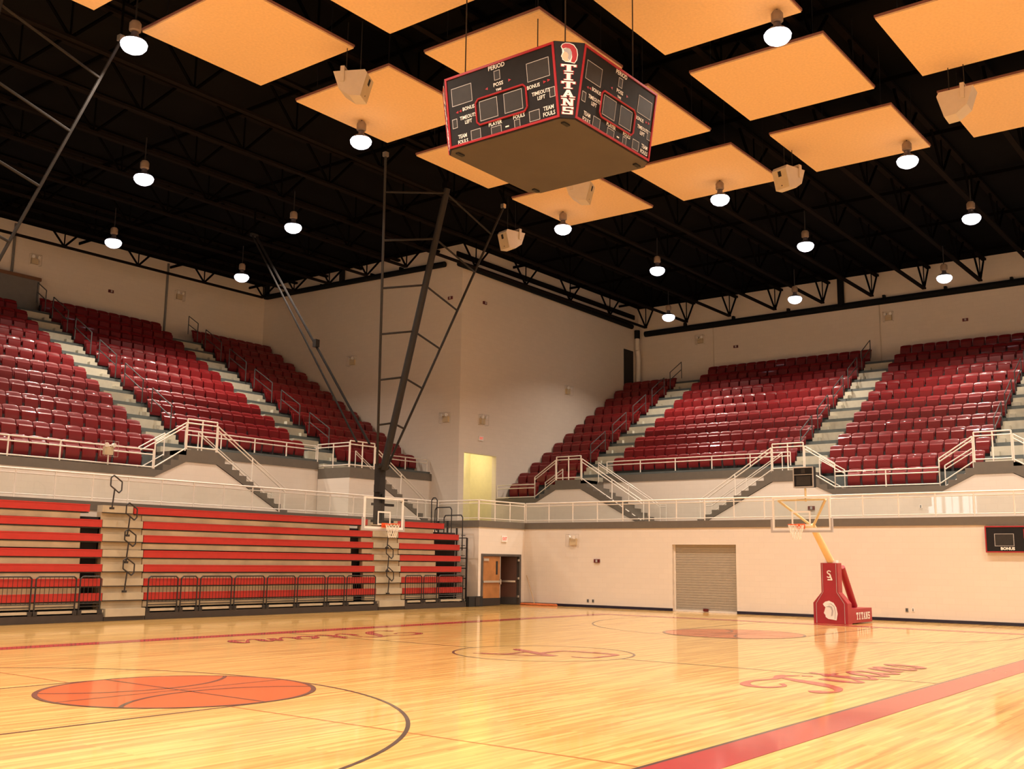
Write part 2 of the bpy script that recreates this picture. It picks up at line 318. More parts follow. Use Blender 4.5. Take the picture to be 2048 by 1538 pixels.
# ------------------------------------------------------------------ court markings (painted on the floor)
def mark(name, mb, m): return mb.build(name, M[m], fl)
def flat(mb, pts, z): mb.poly([(x, y, z) for x, y in pts])
def strip(mb, x0, x1, y0, y1, z): flat(mb, [(x0, y0), (x1, y0), (x1, y1), (x0, y1)], z)
def arcband(mb, cx, cy, r0, r1, a0, a1, z, n=64):
    for i in range(n):
        t0 = a0+(a1-a0)*i/n; t1 = a0+(a1-a0)*(i+1)/n
        flat(mb, [(cx+r0*math.cos(t0), cy+r0*math.sin(t0)), (cx+r1*math.cos(t0), cy+r1*math.sin(t0)), (cx+r1*math.cos(t1), cy+r1*math.sin(t1)), (cx+r0*math.cos(t1), cy+r0*math.sin(t1))], z)
LX = 14.33
m = MB(); strip(m, -LX-.6, LX+.6, -8.22, -7.67, .003); mark('sideline_band', m, 'red_paint')
m = MB(); strip(m, -LX, LX, -7.67, -7.62, .003); mark('sideline_edge', m, 'black_paint')
m = MB(); strip(m, -LX-.6, LX+.6, 7.67, 8.22, .003); mark('sideline_band', m, 'red_paint')
m = MB(); strip(m, LX+.05, LX+.6, -7.67, 7.67, .003); mark('end_line_band', m, 'red_paint')
m = MB(); strip(m, -LX-.6, -LX-.05, -7.67, 7.67, .003); mark('end_line_band', m, 'red_paint')
m = MB(); strip(m, -.025, .025, -7.62, -1.83, .003); strip(m, -.025, .025, 1.83, 7.62, .003); mark('half_court_line', m, 'black_paint')
m = MB(); arcband(m, 0, 0, 1.78, 1.83, 0, 2*math.pi, .003, 96); mark('center_circle', m, 'black_paint')
m = MB(); strip(m, -9.1, -9.06, -7.6, 7.6, .002); mark('thin_cross_line', m, 'thin_paint')
for sx in (-1, 1):
    cx = sx*8.53
    m = MB(); flat(m, [(cx+1.80*math.cos(2*math.pi*i/96), 1.80*math.sin(2*math.pi*i/96)) for i in range(96)], .004); mark('painted_basketball', m, 'orange_paint')
    m = MB(); arcband(m, cx, 0, 1.78, 1.85, 0, 2*math.pi, .005, 96)
    strip(m, cx-.02, cx+.02, -1.8, 1.8, .006); strip(m, cx-1.8, cx+1.8, -.02, .02, .0055)
    for sy in (-1, 1):
        c = 1.33; rr = 1.18; arcband(m, cx, sy*2.2, 1.92, 1.98, (-sy)*math.pi/2-.88, (-sy)*math.pi/2+.88, .006, 32)
    mark('ball_seams', m, 'black_paint')
    m = MB()
    for sy in (-1, 1): strip(m, cx, sx*LX, sy*1.83-.025, sy*1.83+.025, .003)
    mark('lane_lines', m, 'black_paint')
    m = MB(); a0 = 0 if sx < 0 else math.pi
    arcband(m, sx*12.73, 0, 5.97, 6.02, a0-math.pi/2, a0+math.pi/2, .003, 96)
    for sy in (-1, 1): strip(m, sx*12.73, sx*LX, sy*5.97, sy*6.02, .003)
    mark('three_point_line', m, 'black_paint')
def spline(pts, n=8):
    out = []
    for i in range(len(pts)-1):
        p0 = pts[max(i-1, 0)]; p1 = pts[i]; p2 = pts[i+1]; p3 = pts[min(i+2, len(pts)-1)]
        for k in range(n):
            t = k/n
            out.append(tuple(0.5*((2*p1[j])+(-p0[j]+p2[j])*t+(2*p0[j]-5*p1[j]+4*p2[j]-p3[j])*t*t+(-p0[j]+3*p1[j]-3*p2[j]+p3[j])*t**3) for j in range(len(p1))))
    out.append(pts[-1]); return out
def ribbon(mb, pts, f, z):         # pts: (x, y, width)
    q = spline(pts); L = []; R = []
    for i, (x, y, wd) in enumerate(q):
        a = q[max(i-1, 0)]; b = q[min(i+1, len(q)-1)]; dx, dy = b[0]-a[0], b[1]-a[1]; l = math.hypot(dx, dy) or 1
        L.append(f(x-dy/l*wd/2, y+dx/l*wd/2)); R.append(f(x+dy/l*wd/2, y-dx/l*wd/2))
    for i in range(len(q)-1): flat(mb, [L[i], R[i], R[i+1], L[i+1]], z+i*.00002)
TIT = [[(.72, .80, .03), (.55, .95, .10), (.2, .88, .06), (-.2, .98, .05), (-.52, .86, .10), (-.55, .62, .08), (-.3, .5, .04), (-.12, .62, .05)],
       [(.42, .92, .03), (.3, .66, .12), (.2, .32, .15), (.02, .02, .1), (-.25, -.1, .05), (-.42, .02, .13), (-.36, .1, .1)],
       [(.66, .5, .09), (.62, .22, .11), (.72, .02, .07), (.92, .2, .03)], [(.74, .7, .1), (.8, .74, .1)],
       [(1.14, .86, .05), (1.06, .5, .12), (1.03, .18, .11), (1.14, .02, .07), (1.36, .2, .03)], [(.92, .56, .07), (1.32, .58, .05)],
       [(1.78, .46, .04), (1.58, .52, .07), (1.42, .28, .11), (1.52, .03, .08), (1.7, .2, .05), (1.82, .5, .06)], [(1.84, .5, .08), (1.78, .2, .11), (1.88, .02, .07), (2.06, .2, .03)],
       [(2.06, .2, .03), (2.22, .5, .07), (2.16, .05, .11)], [(2.18, .2, .04), (2.38, .48, .07), (2.46, .4, .1), (2.42, .12, .11), (2.52, .02, .06), (2.66, .18, .03)],
       [(2.66, .18, .03), (2.86, .52, .07), (2.94, .26, .12), (2.84, .02, .08), (2.66, .1, .07)]]
m = MB(); q = 0
for st in TIT:
    ribbon(m, [(x, y, wd*1.4) for x, y, wd in st], lambda x, y: (-1.82+(x+.22*y)*1.5, -6.69+y*1.42), .003+q*.0004); q += 1
mark('script_lettering', m, 'red_paint')
m = MB(); q = 0
for st in TIT:
    ribbon(m, [(x, y, wd*1.4) for x, y, wd in st], lambda x, y: (1.82-(x+.22*y)*1.5, 6.69-y*1.42), .003+q*.0004); q += 1
mark('script_lettering', m, 'red_paint')
CA = [[(.26, .86, .03), (.30, 1.0, .14), (.23, 1.28, .12), (-.27, 1.31, .16), (-.70, 1.26, .16), (-.80, .9, .2), (-.78, .44, .2), (-.70, .06, .16), (-.41, -.03, .16), (.07, .0, .14), (.2, .1, .05)],
      [(-.42, -.92, .12), (-.27, -.85, .2), (.02, -.27, .24), (.26, .16, .24), (.42, .56, .22)], [(.42, .56, .1), (.63, .18, .12), (.82, -.36, .12), (.95, -.85, .14)],
      [(.1, -.4, .1), (.62, -.36, .12), (.9, -.5, .14), (1.07, -.94, .06)]]
m = MB(); q = 0
for st in CA:
    ribbon(m, st, lambda x, y: (-x, -y), .003+q*.0004); q += 1
mark('center_monogram', m, 'red_paint')

# ------------------------------------------------------------------ stands
class Stand:
    def __init__(s, right): s.r = right
    def P(s, a, d, z): return Vector((XF+d, a, z)) if s.r else Vector((a, YF+d, z))
    def box(s, mb, a0, a1, d0, d1, z0, z1):
        p = s.P(a0, d0, z0); q = s.P(a1, d1, z1); mb.box(p.x, q.x, p.y, q.y, p.z, q.z)
    def prism(s, mb, pts, d0, d1):    # pts (a, z)
        mb.prism([s.P(a, d0, z) for a, z in pts], [s.P(a, d1, z) for a, z in pts])
RS, LS = Stand(True), Stand(False)
LZ = Z0+.79          # landing height
def rail(name, label, runs, h, mids, m, group=None, step=1.6, cat='railing', r=.024, post_lo=0.0):
    """runs: list of polylines on the floor line; h: rail height; mids: lower rail heights"""
    t = thing(name, label, cat, runs[0][0], group)
    for run in runs:
        run = [Vector(p) for p in run]
        for hh, nm in [(h, 'top_rail')]+[(k, 'mid_rail' if k > .2 else 'bottom_rail') for k in mids]:
            MB().path([p+Vector((0, 0, hh)) for p in run], r, 8).build(nm, M[m], t, True)
        for i in range(len(run)-1):
            n = max(1, round((run[i+1]-run[i]).length/step))
            for k in range(n+(1 if i == len(run)-2 else 0)):
                p = run[i].lerp(run[i+1], k/n); MB().tube(p+Vector((0, 0, post_lo)), p+Vector((0, 0, h)), r*1.05, 8).build('post', M[m], t, True)
    return t
def build_stand(st, side, aisles, fwd, setb, rows, ends, word):
    wm = M['wx'] if st.r else M['wy']
    tier = MB(); a0, a1 = ends
    for i in range(2, rows):
        st.box(tier, a0, a1, T*i, (XB-XF if st.r else YB-YF)-.01, Z0+H*i-.55 if i > 2 else CZ+.2, Z0+H*i)
    for f0, f1 in fwd:
        st.box(tier, f0, f1, .03, 1.98, CZ+.1, Z0); st.box(tier, f0, f1, T, 1.98, Z0, Z0+H)
    tier = struct('floor_%s_stand' % side, tier, M['conc'], 'stepped grey concrete deck carrying the %s seats' % word)
    front = MB(); band = MB()
    for s0, s1 in setb:
        st.box(front, s0, s1, 1.88, 1.95, CZ, Z0+2*H-.42); st.box(band, s0, s1, 1.85, 1.95, Z0+2*H-.42, Z0+2*H-.10)
    for f0, f1 in fwd:
        st.box(front, f0, f1, 0, .03, CZ, Z0-.24); st.box(band, f0, f1, -.02, .03, Z0-.24, Z0+.03)
    stairs = []
    for k, (l0, l1, down, fw_) in enumerate(aisles):
        sg = 1 if down == 'hi' else -1; e = l1 if sg > 0 else l0; g = l0 if sg > 0 else l1
        L = 3.3
        # white wall under landing and stair
        lo = LZ-.43
        pts = [(g, CZ), (g, lo), (e-sg*.05, lo), (e+sg*(L-.25), CZ)]
        if fw_: pts = [(g-sg*1.2, CZ), (g-sg*1.2, Z0-.24), (g+sg*.02, lo), (e-sg*.05, lo), (e+sg*(L-.25), CZ)]
        st.prism(front, pts, 0.0, 1.3); st.box(front, l0, l1, 1.3, 1.87, CZ, lo)
        stair = thing('concourse_stair', '%s' % fw_lab[(st.r, k)], 'stair', st.P((l0+l1)/2, .1, CZ))
        lb = MB(); st.box(lb, l0, l1, -.02, 1.95, lo, LZ); lb.build('landing', M['grey'], stair)
        n = 11; dz = (LZ-CZ)/n; run = L/(n-1)
        saw = [(e, lo)]
        top = [(e, LZ)]
        zc = LZ; a = e
        prof = []
        for j in range(n):
            zc -= dz; prof += [(a, zc)]
            if j < n-1: a += sg*run; prof += [(a, zc)]
        prof = [(e, LZ)]+prof
        bot = [(e+sg*L, CZ), (e+sg*(L-.22), CZ), (e, lo)]
        stp = MB(); st.prism(stp, prof+bot[1:], -.02, 1.35); stp.build('flight', M['grey'], stair)
        stairs.append(stair)
        if fw_:
            fb = MB(); st.box(fb, g-sg*1.25, g, .96, 1.955, CZ+.1, Z0+H); fb.build('row_platform', M['conc'], tier)
            n2 = 4; dz2 = (LZ-Z0)/n2; r2_ = 1.2/n2; prof = [(g, LZ)]; zc = LZ; a = g
            for j in range(n2): zc -= dz2; prof.append((a, zc)); a -= sg*r2_; prof.append((a, zc))
            stp = MB(); st.prism(stp, prof+[(g-sg*1.2, Z0-.24), (g, lo)], -.02, .95); stp.build('short_flight', M['grey'], stair)
        # railings belonging to the landing and flights
        rr = [(l0, l1)]
        rail('landing_railing', land_lab[(st.r, k)], [[st.P(l0+.03, .05, LZ), st.P((l0+l1)/2, .05, LZ), st.P(l1-.03, .05, LZ)]], 1.07, (.93, .1), 'cream', 'landing railings', step=.7, r=.026)
        rail('stair_railing', stair_lab[(st.r, k)], [[st.P(e+sg*.02, .05, LZ-.05), st.P(e+sg*L*.97, .05, CZ)], ], .98, (.84, .1), 'cream', 'stair railings', step=1.6)
        rail('stair_handrail', hand_lab[(st.r, k)], [[st.P(e+sg*.1, 1.3, LZ-.05), st.P(e+sg*L, 1.3, CZ), st.P(e+sg*(L+.3), 1.3, CZ)]], .9, (.8,), 'cream', 'stair handrails', step=1.7, r=.02)
        if fw_:
            rail('stair_railing', short_lab[(st.r, k)], [[st.P(g-sg*.02, .05, LZ-.05), st.P(g-sg*1.2, .05, Z0)]], .98, (.86, .08), 'cream', 'short stair railings', step=1.3)
            rail('stair_handrail', inner_lab[(st.r, k)], [[st.P(g-sg*.25, .95, LZ-.2), st.P(g-sg*1.25, .95, Z0)]], .8, (.66, .05), 'cream', 'inner stair handrails', step=1.0, r=.022)
        # aisle half steps and aisle handrails
        for i in range(2, rows):
            b = MB(); d = T*i; zb = (Z0+H*(i-1)) if i > 2 else LZ
            st.box(b, l0+.02, l1-.02, d-.42, d-.005, zb, zb+(.40 if i > 2 else .2)); b.build('aisle_step', M['beige'], tier)
            b = MB(); st.box(b, l1-.34, l1-.02, d-.62, d-.425, zb, zb+.2)
            if i > 2: b.build('aisle_step', M['beige'], tier)
        js = list(range(3, rows, 2))
        for q_, i in enumerate(js):
            d = T*i+.1; z = Z0+H*i
            lab = 'grey handrail in the %s aisle, %s from the bottom' % (aisle_word[(st.r, k)], ORD[q_+1])
            top_end = min(d+1.3, T*(rows-1)+.9)
            rail('aisle_handrail', lab, [[st.P(l1-.12, d-.3, z), st.P(l1-.12, top_end-.3, z+H*(top_end-d)/T)]], .92, (.5,), 'greyrail', 'aisle handrails', step=1.4, r=.022)
    struct('wall_concourse_%s' % side, front, wm)
    struct('trim_%d' % (2 if st.r else 3), band, M['grey'], 'grey band under the %s front railing' % word)
    return tier
RA = [(13.8, 15.2, 'lo', True), (3.35, 4.7, 'hi', True), (-4.2, -2.9, 'lo', True)]
LA = [(4.35, 5.65, 'hi', True), (12.1, 13.55, 'hi', False)]
aisle_word = {(True, 0): 'end stand left', (True, 1): 'end stand middle', (True, 2): 'end stand right', (False, 0): 'left stand near', (False, 1): 'left stand far'}
fw_lab = {(True, 0): 'grey stair on white wall nearest the yellow niche', (True, 1): 'grey stair above the roll-up door and portable hoop', (True, 2): 'grey stair at right above the wall scoreboard', (False, 0): 'grey stair left of the hanging hoop above the bleachers', (False, 1): 'grey stair directly behind the hanging hoop'}
def lab5(fmt):
    return {k: fmt % v for k, v in {(True, 0): 'of the stair nearest the yellow niche', (True, 1): 'of the stair behind the portable hoop', (True, 2): 'of the stair at far right', (False, 0): 'of the stair over the left bleachers', (False, 1): 'of the stair behind the hanging hoop'}.items()}
land_lab = lab5('cream railing around the top landing %s'); stair_lab = lab5('cream outer railing down the long flight %s'); hand_lab = lab5('cream wall side handrail on the long flight %s')
short_lab = lab5('cream railing on the short inward flight %s'); inner_lab = lab5('cream inner handrail on the short flight %s')
RFWD = [(16.4, 18.65), (-1.7, 2.15)]; RSET = [(4.7, 13.8), (-12, -4.2)]
LFWD = [(-9, 3.15)]; LSET = [(5.65, 12.1), (13.55, XC)]
build_stand(RS, 'right', RA, RFWD, RSET, 13, (-12, YC-.01), 'end stand')
build_stand(LS, 'left', LA, LFWD, LSET, 14, (-9, XC-.01), 'left stand')
# extra slabs where the short flights leave rows 0/1
def front_rail(st, label, a0, a1, d, z):
    rail('front_railing', label, [[st.P(a0, d, z), st.P(a1, d, z)]], .66, (.5, .08), 'cream', 'low front railings of the stands', step=1.65, r=.024)
front_rail(RS, 'low cream railing before the red seats beside the yellow niche', 16.4, 18.6, .05, Z0)
front_rail(RS, 'long low cream railing before the middle seats above the roll-up door', 4.75, 13.7, 2.02, Z0+2*H-.1)
front_rail(RS, 'low cream railing before the red seats right of the portable hoop', -1.7, 2.15, .05, Z0)
front_rail(RS, 'low cream railing before the seats at the far right edge', -10, -4.3, 2.02, Z0+2*H-.1)
front_rail(LS, 'low cream railing at left edge before the nearest red seats', -8.5, 3.1, .05, Z0)
front_rail(LS, 'low cream railing before left stand middle seats', 5.7, 12.1, 2.02, Z0+2*H-.1)
front_rail(LS, 'low cream railing before the left stand seats beside the corner wall', 16.0, 18.95, 2.02, Z0+2*H-.1)
rail('front_railing', 'cream return railing between middle seats and landing behind the hanging hoop', [[LS.P(12.12, 1.95, LZ), LS.P(12.12, .08, LZ)]], 1.0, (.86, .1), 'cream', 'low front railings of the stands', step=.95)

# seats
def seat_meshes():
    b = MB(); l2 = MB(); prof = [(.10, .36), (.135, .50), (.165, .64), (.19, .74), (.215, .79), (.25, .81)]
    nu = 7; front = []; back = []
    for (y, z) in prof:
        for i in range(nu):
            u = -1+2*i/(nu-1); dz = -.035*abs(u)**4 if z > .7 else 0
            front.append((u*.265, y-.035*u*u, z+dz)); back.append((u*.265, y-.035*u*u+.03, z+dz-(.025 if z > .78 else 0)))
    n = len(front); fs = []
    R = len(prof)
    for j in range(R-1):
        for i in range(nu-1):
            a = j*nu+i; fs.append((a, a+1, a+nu+1, a+nu)); fs.append((n+a, n+a+nu, n+a+nu+1, n+a+1))
    for i in range(nu-1):
        fs.append((i, n+i, n+i+1, i+1)); a = (R-1)*nu+i; fs.append((a, a+1, n+a+1, n+a))
    for j in range(R-1):
        a = j*nu; fs.append((a, a+nu, n+a+nu, n+a)); a += nu-1; fs.append((a, n+a, n+a+nu, a+nu))
    b.add(front+back, fs)
    p = MB(); vs = []; 
    pr = [(-.02, .20), (.0, .17), (.05, .62), (.03, .645), (-.025, .60), (-.05, .36)]
    p.prism([(-.235, y+.05, z) for y, z in pr], [(.235, y+.05, z) for y, z in pr])
    l = MB()
    for sx in (-1, 1):
        x = sx*.262; (l if sx < 0 else l2).prism([(x-.014, y, z) for y, z in [(.02, 0), (.2, 0), (.19, .42), (.02, .44)]], [(x+.014, y, z) for y, z in [(.02, 0), (.2, 0), (.19, .42), (.02, .44)]])
    return b, p, l, l2
sb_, sp_, sl_, sl2_ = seat_meshes()
seat_me = (sb_.mesh('backrest', M['seat'], True), sp_.mesh('folded_seat', M['seat'], True), sl_.mesh('support', M['seat_dark']), sl2_.mesh('support', M['seat_dark']))
SW = .565
seats = []
def add_section(st, word, s0, s1, i0, i1, lo_from_left):
    for i in range(i0, i1):
        a0, a1 = (s0(i), s1(i)) if callable(s0) else (s0, s1)
        n = int((a1-a0+.02)/SW); off = (a1-a0-n*SW)/2
        for k in range(n):
            a = a0+off+(k+.5)*SW
            seats.append((st, word, i, k if not st.r else n-1-k, a, st.P(a, T*i+.62, Z0+H*i)))
add_section(RS, 'end stand corner section', lambda i: 16.45 if i == 0 else 15.22, lambda i: 18.6, 0, 12, 0)
add_section(RS, 'end stand wide section', lambda i: 4.72, lambda i: 13.78, 2, 13, 0)
add_section(RS, 'end stand right section', lambda i: -1.65 if i == 0 else -2.88, lambda i: 2.1 if i == 0 else 3.33, 0, 13, 0)
add_section(RS, 'end stand rightmost section', lambda i: -9.9, lambda i: -4.22, 2, 13, 0)
add_section(LS, 'left stand near section', lambda i: -8.8, lambda i: 3.1 if i == 0 else 4.33, 0, 13, 0)
add_section(LS, 'left stand middle section', lambda i: 5.67, lambda i: 12.08, 2, 14, 0)
add_section(LS, 'left stand corner section', lambda i: 13.57, lambda i: XC-.05, 2, 14, 0)
vis = []
for s in seats:
    st, word, i, k, a, p = s
    q = project(p+Vector((0, 0, .55)))
    if q is None or q[0] < -30 or q[0] > 2078: continue
    e = st.P(a+.25, 0, 0)-st.P(a-.25, 0, 0)
    qa = project(p+e*.5); qb = project(p-e*.5)
    vis.append((abs(qa[0]-qb[0])*FPX/q[2], s))
vis.sort(key=lambda t: -t[0])
rest = MB(); KEY = []
for rank, (_, (st, word, i, k, a, p)) in enumerate(vis):
    Mx = Matrix.Translation(p) @ Matrix.Rotation(-math.pi/2 if st.r else 0, 4, 'Z')
    if rank < 300:
        o = bpy.data.objects.new('stadium_seat', None); COL.objects.link(o); o.matrix_world = Mx
        # position counted from the left end of the row as the photo shows it
        tag(o, 'red folded seat, %s, %s row up, %s from its left end' % (word, ORD[i+1], 'SEATNO'), 'stadium seat', 'red folding stadium seats')
        KEY.append((o, word, i, k))
        for nm, me in zip(('backrest', 'folded_seat', 'support', 'support'), seat_me):
            c = bpy.data.objects.new(nm, me); COL.objects.link(c); c.parent = o
    else:
        for src in (sb_, sp_): rest.add([Mx @ Vector(v) for v in src.v], src.f)
# number the seats among those in view
first = {}
for _, (st, word, i, k, a, p) in vis: first[(word, i)] = min(first.get((word, i), 99), k)
for o, word, i, k in KEY:
    k = k-first[(word, i)]
    o['label'] = 'red folded seat, %s, %s row up, %s from its left end' % (word, ORD[i+1], ORD[k+1])
ro = rest.build('stadium_seats', M['seat'], None, True); tag(ro, 'the smaller red folded seats filling the upper rows of both stands', 'stadium seats', 'red folding stadium seats', 'stuff')

# ------------------------------------------------------------------ glass railings
def glass_rail(label, p, q, step, h=.82, z=CZ):
    p = Vector((*p, z)); q = Vector((*q, z)); t = thing('glass_railing', label, 'glass railing', p, 'glass concourse railings')
    L = (q-p).length; n = max(1, round(L/step)); d = (q-p)/n; dn = d.normalized()
    for hh, nm, r in ((h, 'top_rail', .03), (h-.12, 'mid_rail', .018), (.10, 'bottom_rail', .018)): MB().tube(p+Vector((0, 0, hh)), q+Vector((0, 0, hh)), r, 8).build(nm, M['cream'], t, True)
    for k in range(n+1): c = p+d*k; MB().tube(c, c+Vector((0, 0, h)), .024, 8).build('post', M['cream'], t, True)
    nn = Vector((-dn.y, dn.x, 0))*.006
    for k in range(n):
        a = p+d*k+dn*.04; b = p+d*(k+1)-dn*.04; z0, z1 = Vector((0, 0, .12)), Vector((0, 0, h-.14))
        g = MB(); g.prism([a-nn+z0, b-nn+z0, b-nn+z1, a-nn+z1], [a+nn+z0, b+nn+z0, b+nn+z1, a+nn+z1]); g.build('glass_pane', M['glass'], t)
glass_rail('long glass railing on the concourse edge above the end wall', (XW+.05, YD-.02), (XW+.05, -14.5), 1.21)
glass_rail('glass railing above the wooden double doors', (XR+.02, YD+.02), (XW, YD+.02), 1.2)
glass_rail('short glass railing joining left concourse edge to the door wall', (XR+.02, YL), (XR+.02, YD+.06), 1.2)
glass_rail('long glass railing on the concourse edge above the left bleachers', (-12, YL+.03), (XR-.02, YL+.03), 1.23)

# ------------------------------------------------------------------ retractable bleachers
ZB = [.77, 1.17, 1.57, 1.98, 2.42, 2.82, 3.24]
YBL = 14.78
def bank(label, x0, x1, gap, tl, tr, posts, word):
    t = thing('bleacher_bank', label, 'bleachers', ((x0+x1)/2, YBL+.5, 0), 'retractable bleacher banks')
    b = MB().box(x0, x1, YBL+.5, YBL+1.9, .05, 2.9); b.build('inner_block', M['dark'], t)  # solid block, its near-black colour stands in for shade inside the bank
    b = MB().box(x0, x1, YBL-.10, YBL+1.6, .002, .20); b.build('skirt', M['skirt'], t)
    b = MB().box(x0, x1, YBL-.08, YBL+.4, .24, .31); b.build('toe_board', M['plytop'], t)
    for k, z in enumerate(ZB):
        y = YBL+.03+.055*k; a0 = x0+(tl if k == 6 else 0); a1 = x1-(tr if k == 6 else 0)
        MB().box(a0, a1, y, y+.26, z-.21, z-.005).box(a0, a1, y-.012, y+.262, z-.03, z).build('bench_seat', M['bench'], t)
        MB().box(a0+.01, a1-.01, y+.03, y+.30, z-.245, z-.215).build('bench_support', M['black'], t)
        for g0, g1 in gap:
            MB().box(g0, g1, y+.035, y+.20, z-.41, z-.25).build('riser_board', M['ply'], t)
    xs = posts
    for i in range(len(xs)-1):
        p0, p1 = xs[i]+.06, xs[i+1]-.06; y = YBL-.06
        f = MB(); f.path([(p0, y, .30), (p0, y, 1.17), (p0+.07, y, 1.23), (p1-.07, y, 1.23), (p1, y, 1.17), (p1, y, .30)], .022, 6)
        for z in (.5, .42): f.tube((p0, y, z), (p1, y, z), .014, 6)
        f.box(p0-.07, p0+.07, y-.05, y+.08, .20, .32); f.box(p1-.07, p1+.07, y-.05, y+.08, .20, .32)
        f = f.build('front_guard', M['black'], t, False)
        n = max(2, int((p1-p0)/.115)); v = MB()
        for k in range(1, n): xk = p0+(p1-p0)*k/n; v.box(xk-.005, xk+.005, y-.005, y+.005, .5, 1.22)
        v.build('guard_bars', M['black'], f)
    return t
bank('red bench bleachers at the left edge, left of the near aisle', -6.0, -.66, [(-6.0, -1.3)], 0, .38, [-5.3, -4.0, -2.73, -1.46, -.72], 'left')
bank('long red bench bleachers between the two aisles under the hanging hoop', .68, 10.17, [(.68, 9.1), (9.65, 10.17)], -.3, .2, [.68, 1.8, 2.49, 3.77, 5.06, 6.35, 7.68, 8.59, 10.1], 'middle')
rb = bank('short red bench bleachers beside the wooden double doors', 11.56, 15.05, [(11.56, 13.6)], 0, .85, [11.56, 12.57, 13.43, 14.98], 'right')
e = MB(); xe = 15.28
def hoop(y0, y1, z0, z1, x=xe):
    e.path([(x, y0, z0), (x, y0, z1-.1), (x, y0+.08, z1), (x, y1-.08, z1), (x, y1, z1-.1), (x, y1, z0)], .024, 6)
hoop(16.5, 16.8, 3.0, 4.35); hoop(15.7, 16.6, 2.6, 3.95); hoop(15.1, 16.1, 2.2, 3.62)
for z in (.9, 1.3, 1.7, 2.1, 2.5, 2.9): e.tube((xe, 14.85, z-.2), (xe, 16.6, z-.2), .02, 6); e.tube((15.05, 14.95, z-.1), (xe, 14.95, z-.1), .015, 6)
for y, z1 in ((14.85, 2.7), (15.4, 3.1), (15.9, 3.4), (16.4, 3.4)): e.box(xe-.025, xe+.025, y-.03, y+.03, .2, z1)
e.build('end_guard_rail', M['black'], rb)
def aisle(label, x0, x1, xl, side):
    t = thing('bleacher_aisle', label, 'bleacher steps', ((x0+x1)/2, YBL, 0), 'bleacher aisles')
    MB().box(x0, x1, YBL+.45, YBL+1.6, .05, 2.9).build('inner_block', M['ply'], t)
    MB().box(x0, x1, YBL-.10, YBL+.45, .002, .12).build('skirt', M['skirt'], t)
    MB().box(x0+.02, x1-.02, YBL-.14, YBL+.45, .12, .34).build('step', M['plytop'], t)
    for k, z in enumerate(ZB):
        y = YBL+.03+.055*k
        MB().box(x0, x1-(.32 if k == 6 and side == 0 else 0), y, y+.28, z-.20, z).build('step', M['plytop'], t)
        MB().box(x0, x1, y+.06, y+.28, z-.43, z-.20).build('riser_board', M['ply'], t)
        MB().box(x0, x1-(.32 if k == 6 and side == 0 else 0), y-.004, y+.03, z-.225, z-.205).build('step_edge', M['black'], t)
    for k, (zz, xo) in enumerate(xl):
        y = YBL+.02-.06+.11*k*.5
        f = MB(); f.box(xo-.05, xo+.05, y-.05, y+.05, zz, zz+.06); f.tube((xo, y, zz), (xo+.05, y, zz+.6), .022, 6)
        cx = xo+.06; z = zz+.5
        f.path([(cx+.13, y, z-.02), (cx+.21, y, z+.06), (cx+.21, y, z+.30), (cx-.06, y, z+.47), (cx-.15, y, z+.40), (cx-.15, y, z+.17)], .02, 6, True)
        f.build('hand_loop', M['black'], t, True)
    return t
aisle('pale wooden steps with black hand loops between left and long bleachers', -.64, .66, [(.78, -.02), (1.6, .0), (2.36, .02), (3.12, -.5)], 0)
aisle('pale wooden bleacher steps below the hanging hoop net', 10.19, 11.54, [(.55, 10.72), (1.36, 10.72), (2.2, 10.72)], 1)
t = thing('floor_box', 'low black box on the floor between bleachers and double doors', 'box', (15.5, YD-.1, 0))
MB().box(15.12, 15.98, YD-.2, YD-.03, 0, .40).build('body', M['dark'], t); MB().box(15.5, 15.75, YD-.23, YD-.2, .03, .36).build('lid', M['black'], t)

# ------------------------------------------------------------------ ceiling joists, pipes
def joist(y, x0, x1, zb=15.2, zt=16.45, ins=.9):
    j = MB()
    j.box(x0+.9, x1-ins, y-.09, y+.09, zb-.04, zb+.04); j.box(x0, x1, y-.10, y+.10, zt-.05, zt+.05)
    wb_ = MB(); n = max(2, round((x1-x0-.9-ins)/3.8)); s = (x1-x0-.9-ins)/n
    for k in range(n+1):
        c = x0+.9+k*s
        for dx in (-1.15, 1.15):
            e_ = min(max(c+dx, x0+.05), x1-.05); wb_.tube((c, y, zb), (e_, y, zt), .05, 5)
        wb_.tube((c, y, zb), (c, y, zt), .03, 4)
    wb_.build('joist_web', M['web'], ceil)
    j.build('roof_joist', M['joist'], ceil)
for y in (17.64, 15.0, 12.36, 9.72, 7.1, 4.55, 1.99, -.6, -3.2, -5.8, -8.4, -11, -13.6): joist(y, -24.5, XB)
for y in (20.2, 22.8, 25.4, 28.0, 30.4): joist(y, -24.5, XC, ins=2.2)
b = MB()
for x in range(-22, 35, 5): b.box(x-.03, x+.03, YN, YB if x < XC else YC, 16.28, 16.40)
b.build('bridging', M['web'], ceil)
p = thing('wall_pipe', 'black pipe running along the top of the end stand back wall', 'pipe', (XB-.2, 10, 15.05))
MB().tube((XB-.2, 18.1, 15.0), (XB-.2, -15, 15.1), .17, 12).build('run', M['pipe'], p, True); MB().tube((XB-.2, 6.4, 15.05), (XB-.2, 6.4, 16.55), .17, 12).build('riser', M['pipe'], p, True)
for y in (15.5, 12.5, 9.3, 4.2, 1.2, -1.8): MB().box(XB-.25, XB-.02, y-.06, y+.06, 15.15, 15.35).build('bracket', M['pipe'], p)
p = thing('wall_pipe', 'black pipe along the corner wall facing the left stand', 'pipe', (XC-.2, 25, 15.85))
MB().tube((XC-.2, 32.6, 15.95), (XC-.2, 19.6, 15.7), .14, 12).build('run', M['pipe'], p, True)
